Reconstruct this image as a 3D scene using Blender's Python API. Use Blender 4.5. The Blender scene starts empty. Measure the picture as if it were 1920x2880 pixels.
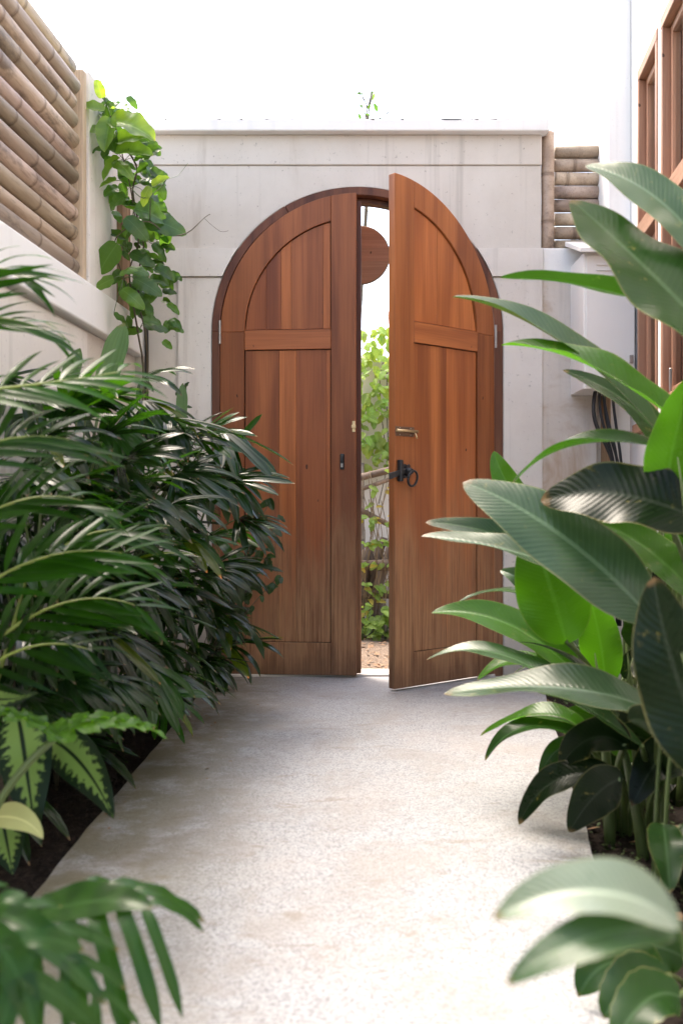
import bpy, bmesh, math, random
from mathutils import Vector, Matrix
random.seed(7)
R = math.radians
sc = bpy.context.scene
COL = sc.collection

# ------------------------------------------------------------------ camera
H = 0.84           # camera height
F = 2800.0         # focal length in photograph pixels (35 mm on a 36 mm tall frame)
cam_d = bpy.data.cameras.new('camera'); cam = bpy.data.objects.new('camera', cam_d); COL.objects.link(cam)
cam.location = (0, 0, H); cam.rotation_euler = (R(90), 0, 0)
cam_d.sensor_fit = 'VERTICAL'; cam_d.sensor_height = 36; cam_d.sensor_width = 24; cam_d.lens = 35
cam_d.clip_start = 0.05; cam_d.clip_end = 500
cam_d.dof.use_dof = True; cam_d.dof.focus_distance = 4.9; cam_d.dof.aperture_fstop = 3.4
sc.camera = cam

# ------------------------------------------------------------------ sky, sun, exposure
SUN = Vector((-0.33, 0.34, 0.88)).normalized()      # towards the sun: high, beyond the gate, over the bamboo wall
el = math.asin(SUN.z); az = math.atan2(SUN.x, SUN.y)
w = bpy.data.worlds.new('World'); sc.world = w; w.use_nodes = True
nt = w.node_tree; nt.nodes.clear()
sky = nt.nodes.new('ShaderNodeTexSky'); sky.sky_type = 'NISHITA'; sky.sun_disc = False
sky.sun_elevation = el; sky.sun_rotation = az % (2 * math.pi)
sky.air_density = 1.0; sky.dust_density = 4.0; sky.ozone_density = 1.0
bg = nt.nodes.new('ShaderNodeBackground'); bg.inputs[1].default_value = 0.15
out = nt.nodes.new('ShaderNodeOutputWorld')
nt.links.new(sky.outputs[0], bg.inputs[0]); nt.links.new(bg.outputs[0], out.inputs[0])
sl = bpy.data.lights.new('sun', 'SUN'); sl.energy = 1.0; sl.angle = R(24); sl.color = (1.0, 0.975, 0.94)
so = bpy.data.objects.new('sun', sl); COL.objects.link(so); so.rotation_euler = SUN.to_track_quat('Z', 'Y').to_euler()
so.location = (-4, -4, 8)
vs = sc.view_settings; vs.view_transform = 'Standard'; vs.look = 'None'; vs.exposure = 2.32; vs.gamma = 1
vs.use_curve_mapping = False
vs.use_white_balance = True; vs.white_balance_temperature = 7100; vs.white_balance_tint = 10
sc.render.engine = 'CYCLES'
sc.cycles.max_bounces = 8; sc.cycles.diffuse_bounces = 4; sc.cycles.transparent_max_bounces = 8

# ------------------------------------------------------------------ helpers
def P(px, py, Y):                       # photograph pixel at a depth -> point in the place
    return Vector(((px - 960) / F * Y, Y, H - (py - 1440) / F * Y))
VS = 1920 / 1568.0
def V(vx, vy, Y): return P(vx * VS, vy * VS, Y)

def tag(o, label, cat, group=None):
    o['label'] = label; o['category'] = cat
    if group: o['group'] = group
    return o
def struct(o): o['kind'] = 'structure'; return o
def thing(name, label, cat, loc=(0, 0, 0), rz=0, group=None):
    o = bpy.data.objects.new(name, None); COL.objects.link(o); o.empty_display_size = 0.1
    o.location = loc; o.rotation_euler = (0, 0, rz)
    return tag(o, label, cat, group)
def root_loc(p):
    while p.parent: p = p.parent
    return Vector(p.location)
def link(name, me, parent=None, mat4=None, color=None):
    o = bpy.data.objects.new(name, me); COL.objects.link(o)
    if parent: o.parent = parent
    if mat4 is not None: o.matrix_basis = mat4
    if color: o.color = (*color, 1)
    return o
def mesh(name, verts, faces, mat=None, uvs=None, smooth=False):
    me = bpy.data.meshes.new(name); me.from_pydata([tuple(v) for v in verts], [], faces)
    if uvs is not None:
        ul = me.uv_layers.new(name='UVMap')
        for l in me.loops: ul.data[l.index].uv = uvs[l.vertex_index]
    if smooth:
        for p in me.polygons: p.use_smooth = True
    if mat: me.materials.append(mat)
    me.update(); return me
def fix(me, bevel=0.0, seg=1, ang=30):
    bm = bmesh.new(); bm.from_mesh(me)
    bmesh.ops.recalc_face_normals(bm, faces=bm.faces)
    if bevel:
        es = [e for e in bm.edges if len(e.link_faces) == 2 and e.calc_face_angle(0) > R(ang)]
        bmesh.ops.bevel(bm, geom=es, offset=bevel, segments=seg, affect='EDGES', profile=0.5, clamp_overlap=True)
    bm.to_mesh(me); bm.free(); return me
def shift(vs_, parent):
    if parent is None: return vs_
    l = root_loc(parent); return [Vector(v) - l for v in vs_]
def solid(name, verts, faces, mat, parent=None, bevel=0.0, seg=1, color=None, world=True, uvs=None, smooth=False):
    if world: verts = shift(verts, parent)
    me = mesh(name, verts, faces, mat, uvs, smooth)
    if uvs is None: fix(me, bevel, seg)
    return link(name, me, parent, None, color)
def boxv(x0, x1, y0, y1, z0, z1):
    return ([(x0,y0,z0),(x1,y0,z0),(x1,y1,z0),(x0,y1,z0),(x0,y0,z1),(x1,y0,z1),(x1,y1,z1),(x0,y1,z1)],
            [(0,3,2,1),(4,5,6,7),(0,1,5,4),(1,2,6,5),(2,3,7,6),(3,0,4,7)])
def box(name, b, mat, parent=None, bevel=0.003, color=None, world=True, seg=1):
    v, f = boxv(*b); return solid(name, v, f, mat, parent, bevel, seg, color, world)
def multi(parts):
    vs_, fs = [], []
    for v, f in parts:
        o = len(vs_); vs_ += [Vector(a) for a in v]; fs += [tuple(i + o for i in q) for q in f]
    return vs_, fs
def prismv(poly, y0, y1):               # poly of (x, z) pushed from y0 to y1
    n = len(poly)
    v = [(x, y0, z) for x, z in poly] + [(x, y1, z) for x, z in poly]
    f = [tuple(range(n)), tuple(range(2*n-1, n-1, -1))] + [(i, i+n, (i+1)%n+n, (i+1)%n) for i in range(n)]
    return v, f
def frames(pts):
    out_, n = [], len(pts); up = Vector((0, 0, 1)); prev = None
    for i in range(n):
        t = (pts[min(i+1, n-1)] - pts[max(i-1, 0)]).normalized()
        if prev is None:
            a = up if abs(t.z) < 0.9 else Vector((1, 0, 0))
            s = t.cross(a).normalized()
        else:
            s = (prev - t * prev.dot(t)).normalized()
        prev = s; out_.append((t, s, s.cross(t).normalized()))
    return out_
def tubev(pts, rad, n=6, cap=True):
    pts = [Vector(p) for p in pts]
    if not hasattr(rad, '__len__'): rad = [rad] * len(pts)
    fr = frames(pts); v, f, uv = [], [], []
    for i, p in enumerate(pts):
        for k in range(n):
            a = 2 * math.pi * k / n
            v.append(p + fr[i][1] * math.cos(a) * rad[i] + fr[i][2] * math.sin(a) * rad[i]); uv.append((k / n, i / max(1, len(pts)-1)))
    for i in range(len(pts) - 1):
        for k in range(n):
            f.append((i*n+k, i*n+(k+1)%n, (i+1)*n+(k+1)%n, (i+1)*n+k))
    if cap:
        f.append(tuple(range(n-1, -1, -1))); f.append(tuple((len(pts)-1)*n + k for k in range(n)))
    return v, f
def tube(name, pts, rad, mat, parent=None, n=6, color=None, world=True):
    v, f = tubev(pts, rad, n); o = solid(name, v, f, mat, parent, 0, 1, color, world)
    for p in o.data.polygons: p.use_smooth = len(p.vertices) == 4
    return o
def bez(ctrl, n):
    ctrl = [Vector(c) for c in ctrl]; res = []
    for i in range(n + 1):
        t = i / n; q = list(ctrl)
        while len(q) > 1: q = [q[k].lerp(q[k+1], t) for k in range(len(q)-1)]
        res.append(q[0])
    return res

def smooth_pts(p, k=4):
    r = []
    for i in range(len(p) - 1):
        p0, p1, p2, p3 = p[max(0, i-1)], p[i], p[i+1], p[min(len(p)-1, i+2)]
        for j in range(k):
            t = j / k; r.append(0.5 * ((2*p1) + (p2-p0)*t + (2*p0-5*p1+4*p2-p3)*t*t + (3*p1-p0-3*p2+p3)*t**3))
    return r + [p[-1]]

# ------------------------------------------------------------------ materials
class M:
    def __init__(s, name):
        s.m = bpy.data.materials.new(name); s.m.use_nodes = True; s.t = s.m.node_tree; s.t.nodes.clear()
        s.o = s.t.nodes.new('ShaderNodeOutputMaterial'); s.b = s.t.nodes.new('ShaderNodeBsdfPrincipled')
        s.t.links.new(s.b.outputs[0], s.o.inputs[0])
    def put(s, sock, v):
        if v is None: return
        if isinstance(v, bpy.types.NodeSocket): s.t.links.new(v, sock)
        elif isinstance(v, (tuple, list)) and len(v) == 3 and sock.type == 'RGBA': sock.default_value = (*v, 1)
        else: sock.default_value = v
    def n(s, typ, ins=None, **kw):
        nd = s.t.nodes.new('ShaderNode' + typ)
        for k, v in kw.items(): setattr(nd, k, v)
        for k, v in (ins or {}).items(): s.put(nd.inputs[k], v)
        return nd
    def math(s, op, a, b=None, c=None, clamp=False):
        nd = s.n('Math', {0: a, 1: b, 2: c}, operation=op); nd.use_clamp = clamp; return nd.outputs[0]
    def mix(s, f, a, b, mode='MIX'):
        nd = s.t.nodes.new('ShaderNodeMix'); nd.data_type = 'RGBA'; nd.blend_type = mode
        s.put(nd.inputs[0], f); s.put(nd.inputs[6], a); s.put(nd.inputs[7], b); return nd.outputs[2]
    def ramp(s, f, stops):
        nd = s.t.nodes.new('ShaderNodeValToRGB'); s.put(nd.inputs[0], f); e = nd.color_ramp.elements
        while len(e) < len(stops): e.new(0.5)
        for i, (p, c) in enumerate(stops):
            e[i].position = p; e[i].color = (c, c, c, 1) if not hasattr(c, '__len__') else (*c, 1)
        return nd.outputs[0]
    def sstep(s, x, a, b):
        nd = s.n('MapRange', {0: x, 1: a, 2: b, 3: 0.0, 4: 1.0}); nd.interpolation_type = 'SMOOTHSTEP'; return nd.outputs[0]
    def obj(s, scale=(1, 1, 1)):
        c = s.n('TexCoord'); mp = s.n('Mapping', {0: c.outputs['Object'], 3: scale}); return mp.outputs[0]
    def world(s, scale=(1, 1, 1)):
        c = s.n('NewGeometry'); mp = s.n('Mapping', {0: c.outputs['Position'], 3: scale}); return mp.outputs[0]
    def noise(s, v, scale, detail=4, rough=0.55, dist=0.0):
        return s.n('TexNoise', {'Vector': v, 'Scale': scale, 'Detail': detail, 'Roughness': rough, 'Distortion': dist}).outputs[0]
    def bump(s, h, strength=0.3, dist=0.01):
        s.put(s.b.inputs['Normal'], s.n('Bump', {'Height': h, 'Strength': strength, 'Distance': dist}).outputs[0])
    def set(s, col=None, rough=None, spec=None, metal=None):
        s.put(s.b.inputs['Base Color'], col); s.put(s.b.inputs['Roughness'], rough)
        s.put(s.b.inputs['Specular IOR Level'], spec); s.put(s.b.inputs['Metallic'], metal); return s
    def tint(s): return s.n('ObjectInfo').outputs['Color']

def mat_wood(name, axis='Z', dark=(0.19, 0.060, 0.023), light=(0.395, 0.142, 0.050), weather=True, gloss=0.28):
    m = M(name)
    sc_ = {'Z': (9, 9, 0.5), 'X': (0.5, 9, 9), 'Y': (9, 0.5, 9)}[axis]
    sf = {'Z': (160, 160, 3), 'X': (3, 160, 160), 'Y': (160, 3, 160)}[axis]
    rnd = m.n('ObjectInfo').outputs['Random']
    off = m.n('CombineXYZ', {0: m.math('MULTIPLY', rnd, 37.0), 1: m.math('MULTIPLY', rnd, 11.0), 2: m.math('MULTIPLY', rnd, 23.0)}).outputs[0]
    co = m.n('TexCoord').outputs['Object']
    va = m.n('VectorMath', {0: m.n('Mapping', {0: co, 3: sc_}).outputs[0], 1: off}, operation='ADD').outputs[0]
    vb = m.n('VectorMath', {0: m.n('Mapping', {0: co, 3: sf}).outputs[0], 1: off}, operation='ADD').outputs[0]
    g1 = m.noise(va, 1.0, 3, 0.5, 1.0); g2 = m.noise(vb, 1.0, 3, 0.6)
    c = m.mix(m.sstep(g1, 0.2, 0.8), dark, light)
    c = m.mix(m.math('MULTIPLY', m.sstep(g2, 0.42, 0.66), 0.22), c, tuple(x * 0.45 for x in dark))
    kn = m.noise(m.n('Mapping', {0: co, 3: (26, 26, 15)}).outputs[0], 1.0, 1, 0.4)
    c = m.mix(m.math('MULTIPLY', m.sstep(kn, 0.785, 0.81), 0.8), c, (0.03, 0.012, 0.008))
    c = m.mix(1.0, c, m.tint(), 'MULTIPLY')
    rough = m.math('ADD', gloss, m.math('MULTIPLY', g2, 0.2))
    if weather:
        z = m.n('SeparateXYZ', {0: co}).outputs[2]
        big = m.noise(m.n('Mapping', {0: co, 3: (9, 9, 1.6)}).outputs[0], 1.0, 6, 0.65, 0.6)
        streak = m.noise(m.n('Mapping', {0: co, 3: (90, 90, 2.5)}).outputs[0], 1.0, 4, 0.7)
        h = m.math('ADD', z, m.math('MULTIPLY', m.math('SUBTRACT', big, 0.5), 1.5))
        h = m.math('ADD', h, m.math('MULTIPLY', m.math('SUBTRACT', streak, 0.5), 0.9))
        wf = m.sstep(h, 1.05, 0.25)
        worn = m.mix(m.sstep(streak, 0.30, 0.66), (0.17, 0.080, 0.042), (0.40, 0.225, 0.115))
        worn = m.mix(m.math('MULTIPLY', m.sstep(big, 0.5, 0.75), 0.55), worn, (0.33, 0.215, 0.13))
        c = m.mix(m.math('MULTIPLY', wf, 0.82), c, worn)
        low = m.sstep(m.math('ADD', z, m.math('MULTIPLY', m.math('SUBTRACT', big, 0.5), 0.5)), 0.2, 0.02)
        c = m.mix(m.math('MULTIPLY', low, 0.5), c, (0.06, 0.03, 0.02))
        rough = m.math('ADD', rough, m.math('MULTIPLY', wf, 0.32), clamp=True)
    m.bump(m.math('ADD', m.math('MULTIPLY', g2, 0.6), g1), 0.22, 0.002)
    return m.set(c, rough, 0.28).m

def mat_plaster(name, base=(0.63, 0.585, 0.53), dirt=(0.31, 0.25, 0.19), amount=0.8, patch=0.0):
    m = M(name); p = m.world()
    a = m.noise(p, 1.4, 6, 0.62, 0.3); b = m.noise(m.world((6, 6, 0.9)), 1.0, 5, 0.65); s = m.noise(p, 45, 3, 0.7); f = m.noise(p, 220, 2, 0.6)
    c = m.mix(m.math('MULTIPLY', m.sstep(a, 0.35, 0.75), amount), base, tuple(0.55 * x + 0.45 * y for x, y in zip(base, dirt)))
    c = m.mix(m.math('MULTIPLY', m.sstep(b, 0.56, 0.80), amount * 0.8), c, dirt)
    c = m.mix(m.math('MULTIPLY', m.sstep(s, 0.63, 0.72), 0.6 * amount), c, (0.12, 0.10, 0.085))
    dr_ = m.noise(m.world((14, 14, 0.5)), 1.0, 5, 0.6)
    c = m.mix(m.math('MULTIPLY', m.sstep(dr_, 0.55, 0.72), 0.45 * amount), c, (0.26, 0.235, 0.205))
    zz = m.n('SeparateXYZ', {0: p}).outputs[2]
    c = m.mix(m.math('MULTIPLY', m.sstep(m.math('ADD', zz, m.math('MULTIPLY', m.math('SUBTRACT', a, 0.5), 1.2)), 0.55, 0.0), 0.75 * amount), c, (0.20, 0.165, 0.12))
    c = m.mix(m.math('MULTIPLY', f, 0.10), c, (0.8, 0.78, 0.75))
    if patch:
        c = m.mix(m.math('MULTIPLY', m.sstep(m.noise(p, 2.3, 5, 0.6, 0.8), 0.44, 0.62), patch), c, (0.38, 0.255, 0.16))
    m.bump(m.math('ADD', a, m.math('MULTIPLY', s, 0.35)), 0.35, 0.006)
    return m.set(c, 0.85, 0.25).m

def mat_leaf(name, col, col2, trans, rough=0.3, rib=0.0, rim=0.0, nlat=0, tmix=0.3, mid=0.6, spots=0.0, varieg=None, pleat=0, spec=0.35):
    m = M(name)
    uv = m.n('UVMap').outputs[0]; sx = m.n('SeparateXYZ', {0: uv}); u, v = sx.outputs[0], sx.outputs[1]
    c = m.math('MULTIPLY', m.math('ABSOLUTE', m.math('SUBTRACT', u, 0.5)), 2.0)
    rnd = m.n('ObjectInfo').outputs['Random']
    nz = m.noise(m.world(), 9, 4, 0.6)
    k = m.math('ADD', m.math('MULTIPLY', rnd, 0.6), m.math('MULTIPLY', m.sstep(nz, 0.3, 0.7), 0.4))
    base = m.mix(k, col, col2)
    midf = m.math('MULTIPLY', m.sstep(c, 0.085, 0.03), mid)
    h = None
    if nlat:
        ph = m.math('SUBTRACT', m.math('MULTIPLY', v, nlat * 6.2832), m.math('MULTIPLY', c, nlat * 0.85))
        sn = m.math('SINE', ph); h = sn
        base = m.mix(m.math('MULTIPLY', m.sstep(sn, 0.55, 1.0), 0.16), base, tuple(min(1, x * 1.7 + 0.01) for x in col2))
    if pleat:
        sn = m.math('SINE', m.math('MULTIPLY', u, pleat * 6.2832)); h = sn
        base = m.mix(m.math('MULTIPLY', m.sstep(sn, 0.2, 1.0), 0.22), base, tuple(min(1, x * 1.8 + 0.01) for x in col2))
    if varieg:
        e = m.math('ADD', c, m.math('MULTIPLY', m.math('SUBTRACT', m.noise(m.n('Mapping', {0: uv, 3: (9, 26, 1)}).outputs[0], 1.0, 4, 0.7), 0.5), 1.3))
        e = m.math('ADD', e, m.math('MULTIPLY', m.math('SINE', m.math('SUBTRACT', m.math('MULTIPLY', v, 70.0), m.math('MULTIPLY', c, 9.0))), 0.12))
        e = m.math('ADD', e, m.math('MULTIPLY', m.sstep(v, 0.55, 1.0), 0.5))
        base = m.mix(m.sstep(e, 0.66, 0.52), base, varieg)
        base = m.mix(m.sstep(c, 0.10, 0.05), base, col)
        midf = 0.0
    if spots:
        sp = m.noise(m.world(), 26, 4, 0.7)
        base = m.mix(m.math('MULTIPLY', m.sstep(sp, 0.62, 0.72), spots), base, (0.35, 0.30, 0.08))
    base = m.mix(midf, base, tuple(min(1, x * 2.0 + 0.03) for x in col2))
    tipn = m.noise(m.world(), 14, 4, 0.7)
    if not varieg: base = m.mix(m.math('MULTIPLY', m.sstep(m.math('ADD', v, m.math('MULTIPLY', m.math('SUBTRACT', tipn, 0.5), 0.22)), 0.95, 1.0), 0.8), base, (0.16, 0.10, 0.045))
    if rim: base = m.mix(m.math('MULTIPLY', m.sstep(c, 0.93, 0.99), rim), base, (0.45, 0.42, 0.16))
    base = m.mix(1.0, base, m.tint(), 'MULTIPLY')
    tr = m.mix(1.0, m.mix(m.math('MULTIPLY', k, 0.5), trans, tuple(x * 1.35 for x in trans)), m.tint(), 'MULTIPLY')
    m.set(base, m.math('ADD', rough - 0.05, m.math('MULTIPLY', nz, 0.12)), spec)
    hh = m.math('MULTIPLY', nz, 0.5)
    if h is not None: hh = m.math('ADD', hh, m.math('MULTIPLY', h, 0.17 if nlat else 0.3))
    m.bump(hh, 0.25 if h is not None else 0.15, 0.004)
    t = m.n('BsdfTranslucent', {0: tr})
    mx = m.n('MixShader', {0: tmix, 1: m.b.outputs[0], 2: t.outputs[0]})
    m.t.links.new(mx.outputs[0], m.o.inputs[0])
    return m.m

def mat_simple(name, col, rough=0.5, metal=0.0, nz=0.3, scale=30, bump=0.1):
    m = M(name); a = m.noise(m.obj(), scale, 4, 0.6)
    c = m.mix(m.math('MULTIPLY', a, nz * 2), col, tuple(x * 0.45 for x in col))
    c = m.mix(1.0, c, m.tint(), 'MULTIPLY')
    m.bump(a, bump, 0.003)
    return m.set(c, m.math('ADD', rough - 0.1, m.math('MULTIPLY', a, 0.2)), 0.5, metal).m

def mat_bamboo():
    m = M('bamboo'); uv = m.n('UVMap').outputs[0]; s = m.n('SeparateXYZ', {0: uv}); fr = s.outputs[1]   # v: 0..1 between two nodes
    a = m.noise(m.world((10, 1.2, 10)), 1.0, 5, 0.6); g = m.noise(m.world((130, 4, 130)), 1.0, 3, 0.6)
    c = m.mix(m.sstep(a, 0.3, 0.7), (0.56, 0.45, 0.345), (0.38, 0.29, 0.22))
    c = m.mix(m.math('MULTIPLY', m.sstep(g, 0.5, 0.72), 0.4), c, (0.20, 0.13, 0.085))
    c = m.mix(m.math('MULTIPLY', m.sstep(m.noise(m.world((7, 2.5, 7)), 1.0, 5, 0.7), 0.52, 0.70), 0.8), c, (0.11, 0.085, 0.07))
    nd = m.math('ABSOLUTE', m.math('SUBTRACT', fr, 0.5))       # 0.5 at a node
    c = m.mix(m.math('MULTIPLY', m.sstep(nd, 0.455, 0.492), 0.65), c, (0.14, 0.09, 0.055))
    c = m.mix(1.0, c, m.tint(), 'MULTIPLY')
    m.bump(g, 0.2, 0.002)
    return m.set(c, m.math('ADD', 0.38, m.math('MULTIPLY', a, 0.3)), 0.4).m

def mat_path():
    m = M('exposed_aggregate'); p = m.world()
    vo = m.n('TexVoronoi', {'Vector': p, 'Scale': 330.0, 'Randomness': 1.0}); vo2 = m.n('TexVoronoi', {'Vector': p, 'Scale': 170.0})
    cell = m.n('SeparateColor', {0: vo.outputs['Color']}).outputs[0]; cell2 = m.n('SeparateColor', {0: vo2.outputs['Color']}).outputs[1]
    a = m.noise(p, 1.6, 6, 0.62, 0.4); b = m.noise(p, 7.0, 5, 0.65); f = m.noise(p, 420, 2, 0.6)
    c = m.ramp(cell, [(0.0, (0.10, 0.09, 0.09)), (0.10, (0.24, 0.225, 0.22)), (0.3, (0.48, 0.455, 0.435)), (1.0, (0.68, 0.655, 0.63))])
    c = m.mix(m.math('MULTIPLY', m.sstep(cell2, 0.80, 0.88), 0.6), c, (0.15, 0.14, 0.145))
    c = m.mix(0.25, c, (0.46, 0.44, 0.42))
    c = m.mix(1.0, c, (0.67, 0.715, 0.775), 'MULTIPLY')
    c = m.mix(m.math('MULTIPLY', m.sstep(a, 0.48, 0.72), 0.40), c, (0.42, 0.36, 0.32))
    c = m.mix(m.math('MULTIPLY', m.sstep(m.noise(p, 3.4, 6, 0.75, 0.6), 0.46, 0.62), 0.5), c, (0.27, 0.245, 0.225))
    c = m.mix(m.math('MULTIPLY', m.sstep(m.noise(m.world((2.0, 5.0, 1)), 2.2, 6, 0.75, 0.9), 0.57, 0.66), 0.55), c, (0.20, 0.165, 0.125))
    x = m.n('SeparateXYZ', {0: p}).outputs[0]
    moss = m.math('MULTIPLY', m.sstep(m.math('ADD', x, m.math('MULTIPLY', m.math('SUBTRACT', b, 0.5), 0.9)), -0.10, -0.55), m.sstep(b, 0.30, 0.58))
    c = m.mix(m.math('MULTIPLY', moss, 0.85), c, (0.145, 0.125, 0.07))
    h = m.math('SUBTRACT', m.math('MULTIPLY', f, 0.3), vo.outputs['Distance'])
    m.bump(h, 0.55, 0.003)
    return m.set(c, m.math('ADD', 0.42, m.math('MULTIPLY', b, 0.25)), 0.5).m

def mat_soil(name='soil', base=(0.016, 0.011, 0.009), light=(0.05, 0.036, 0.027)):
    m = M(name); p = m.world(); a = m.noise(p, 6, 6, 0.7); b = m.noise(p, 60, 4, 0.7)
    c = m.mix(m.sstep(b, 0.4, 0.75), base, light); c = m.mix(m.math('MULTIPLY', a, 0.5), c, base)
    m.bump(m.math('ADD', a, b), 0.9, 0.02); return m.set(c, 0.95, 0.2).m

WOODV = mat_wood('varnished_wood_upright', 'Z'); WOODH = mat_wood('varnished_wood_level', 'X')
FRAMEW = mat_wood('frame_wood', 'Z', (0.07, 0.022, 0.012), (0.20, 0.075, 0.035), True, 0.35)
WINW = mat_wood('window_wood', 'Z', (0.26, 0.125, 0.075), (0.50, 0.27, 0.17), False, 0.4)
WINWH = mat_wood('window_wood_level', 'Y', (0.28, 0.14, 0.085), (0.52, 0.30, 0.19), False, 0.4)
OLDW = mat_wood('old_wood', 'Z', (0.16, 0.09, 0.05), (0.40, 0.26, 0.15), False, 0.6)
STICKW = mat_wood('weathered_branch', 'Z', (0.09, 0.065, 0.05), (0.26, 0.19, 0.14), False, 0.7)
DISCW = mat_wood('disc_wood', 'X', (0.36, 0.16, 0.10), (0.52, 0.25, 0.16), False, 0.5)
PLASTER = mat_plaster('aged_plaster'); PLASTER2 = mat_plaster('clean_plaster', (0.70, 0.66, 0.61), (0.38, 0.31, 0.25), 0.65)
PATCHED = mat_plaster('patched_plaster', (0.62, 0.56, 0.50), (0.36, 0.26, 0.18), 0.5, 0.9)
WHITE = mat_plaster('white_wall', (0.80, 0.79, 0.77), (0.55, 0.52, 0.48), 0.18)
FARWALL = mat_plaster('garden_plaster', (0.70, 0.65, 0.58), (0.30, 0.26, 0.21), 0.5)
PATH = mat_path(); SOIL = mat_soil(); DIRT = mat_soil('dry_dirt', (0.20, 0.145, 0.105), (0.38, 0.29, 0.22))
BAMBOO = mat_bamboo()
IRON = mat_simple('black_iron', (0.018, 0.018, 0.02), 0.38, 0.0, 0.2); RUBBER = mat_simple('black_rubber', (0.016, 0.016, 0.017), 0.5, 0, 0.2)
BRASS = mat_simple('brass', (0.62, 0.46, 0.26), 0.38, 0.9, 0.15); BRASSD = mat_simple('aged_brass', (0.24, 0.15, 0.10), 0.5, 0.7, 0.3)
STEEL = mat_simple('hinge_steel', (0.50, 0.47, 0.44), 0.4, 0.8, 0.3); BOXM = mat_simple('painted_metal', (0.80, 0.78, 0.74), 0.45, 0, 0.05, 8)
STRING = mat_simple('string', (0.30, 0.24, 0.17), 0.9); DARK = mat_simple('gap_shade', (0.03, 0.02, 0.015), 0.9)  # DARK: near-black colour standing for shade in gaps behind boards and poles
BARK = mat_simple('vine_stem', (0.11, 0.085, 0.05), 0.7, 0, 0.3); GSTEM = mat_simple('green_stem', (0.10, 0.15, 0.045), 0.4, 0, 0.25)
YSTEM = mat_simple('yellow_stem', (0.30, 0.30, 0.06), 0.4, 0, 0.2); CANE = mat_simple('palm_cane', (0.06, 0.05, 0.03), 0.7, 0, 0.4)
HELI = mat_leaf('paddle_leaf', (0.008, 0.026, 0.007), (0.016, 0.044, 0.011), (0.05, 0.17, 0.010), 0.24, rim=0.25, nlat=34, tmix=0.26, mid=0.55, spots=0.4, spec=0.24)
HELIP = mat_leaf('pale_paddle_leaf', (0.026, 0.056, 0.026), (0.044, 0.082, 0.040), (0.07, 0.20, 0.025), 0.23, rim=0.25, nlat=34, tmix=0.20, mid=0.6, spots=0.25, spec=0.36)
HELIG = mat_leaf('bright_paddle_leaf', (0.020, 0.072, 0.006), (0.036, 0.105, 0.009), (0.10, 0.34, 0.010), 0.25, rim=0.25, nlat=30, tmix=0.42, mid=0.5, spots=0.3, spec=0.26)  # brighter green, with the glow of backlit leaves partly put into the colour
HELID = mat_leaf('shaded_paddle_leaf', (0.002, 0.007, 0.002), (0.005, 0.012, 0.004), (0.014, 0.05, 0.003), 0.28, rim=0.2, nlat=24, tmix=0.16, mid=0.4, spots=0.3, spec=0.16)  # near-black green puts the shade of the bed into the leaf colour
HELIW = mat_leaf('sheen_paddle_leaf', (0.10, 0.145, 0.105), (0.15, 0.19, 0.145), (0.16, 0.30, 0.09), 0.26, rim=0.2, nlat=26, tmix=0.25, mid=0.8, spec=0.6)  # whitish green, the leaf's glossy sheen painted into its colour
RHAP = mat_leaf('fan_palm_leaf', (0.003, 0.010, 0.003), (0.007, 0.025, 0.005), (0.045, 0.17, 0.005), 0.15, tmix=0.24, mid=0.3, pleat=3, spec=0.30)
PINN = mat_leaf('feather_palm_leaf', (0.004, 0.020, 0.002), (0.010, 0.042, 0.003), (0.05, 0.21, 0.004), 0.22, tmix=0.34, mid=0.4, spec=0.10)
PHIL = mat_leaf('lobed_leaf', (0.008, 0.032, 0.005), (0.016, 0.056, 0.008), (0.06, 0.21, 0.008), 0.28, tmix=0.30, mid=0.5, spec=0.22)
DIEF = mat_leaf('variegated_leaf', (0.004, 0.014, 0.005), (0.008, 0.022, 0.007), (0.02, 0.05, 0.006), 0.35, tmix=0.10, varieg=(0.15, 0.25, 0.06), spec=0.16)
VINE = mat_leaf('vine_leaf', (0.014, 0.046, 0.015), (0.032, 0.085, 0.022), (0.15, 0.34, 0.025), 0.32, nlat=7, tmix=0.40, mid=0.5, spec=0.45)
GARD = mat_leaf('garden_vine_leaf', (0.15, 0.26, 0.06), (0.24, 0.36, 0.09), (0.42, 0.58, 0.08), 0.45, nlat=5, tmix=0.4, mid=0.4)
REDL = mat_leaf('dark_red_leaf', (0.05, 0.012, 0.012), (0.10, 0.02, 0.02), (0.20, 0.02, 0.02), 0.4, tmix=0.2)
DRY = mat_simple('dry_leaf', (0.34, 0.20, 0.11), 0.8, 0, 0.4)
def mat_glass():
    m = M('window_glass'); t = m.n('BsdfTransparent', {0: (0.93, 0.95, 0.95)}); g = m.n('BsdfGlossy', {0: (1, 1, 1), 'Roughness': 0.02})
    fr = m.n('Fresnel', {0: 1.5}); mx = m.n('MixShader', {0: fr.outputs[0], 1: t.outputs[0], 2: g.outputs[0]})
    m.t.links.new(mx.outputs[0], m.o.inputs[0]); return m.m
GLASS = mat_glass(); CURT = mat_simple('curtain_cloth', (0.78, 0.77, 0.75), 0.9, 0, 0.03)
ROOF = mat_simple('roof_tile', (0.45, 0.17, 0.09), 0.8, 0, 0.3)

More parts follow.
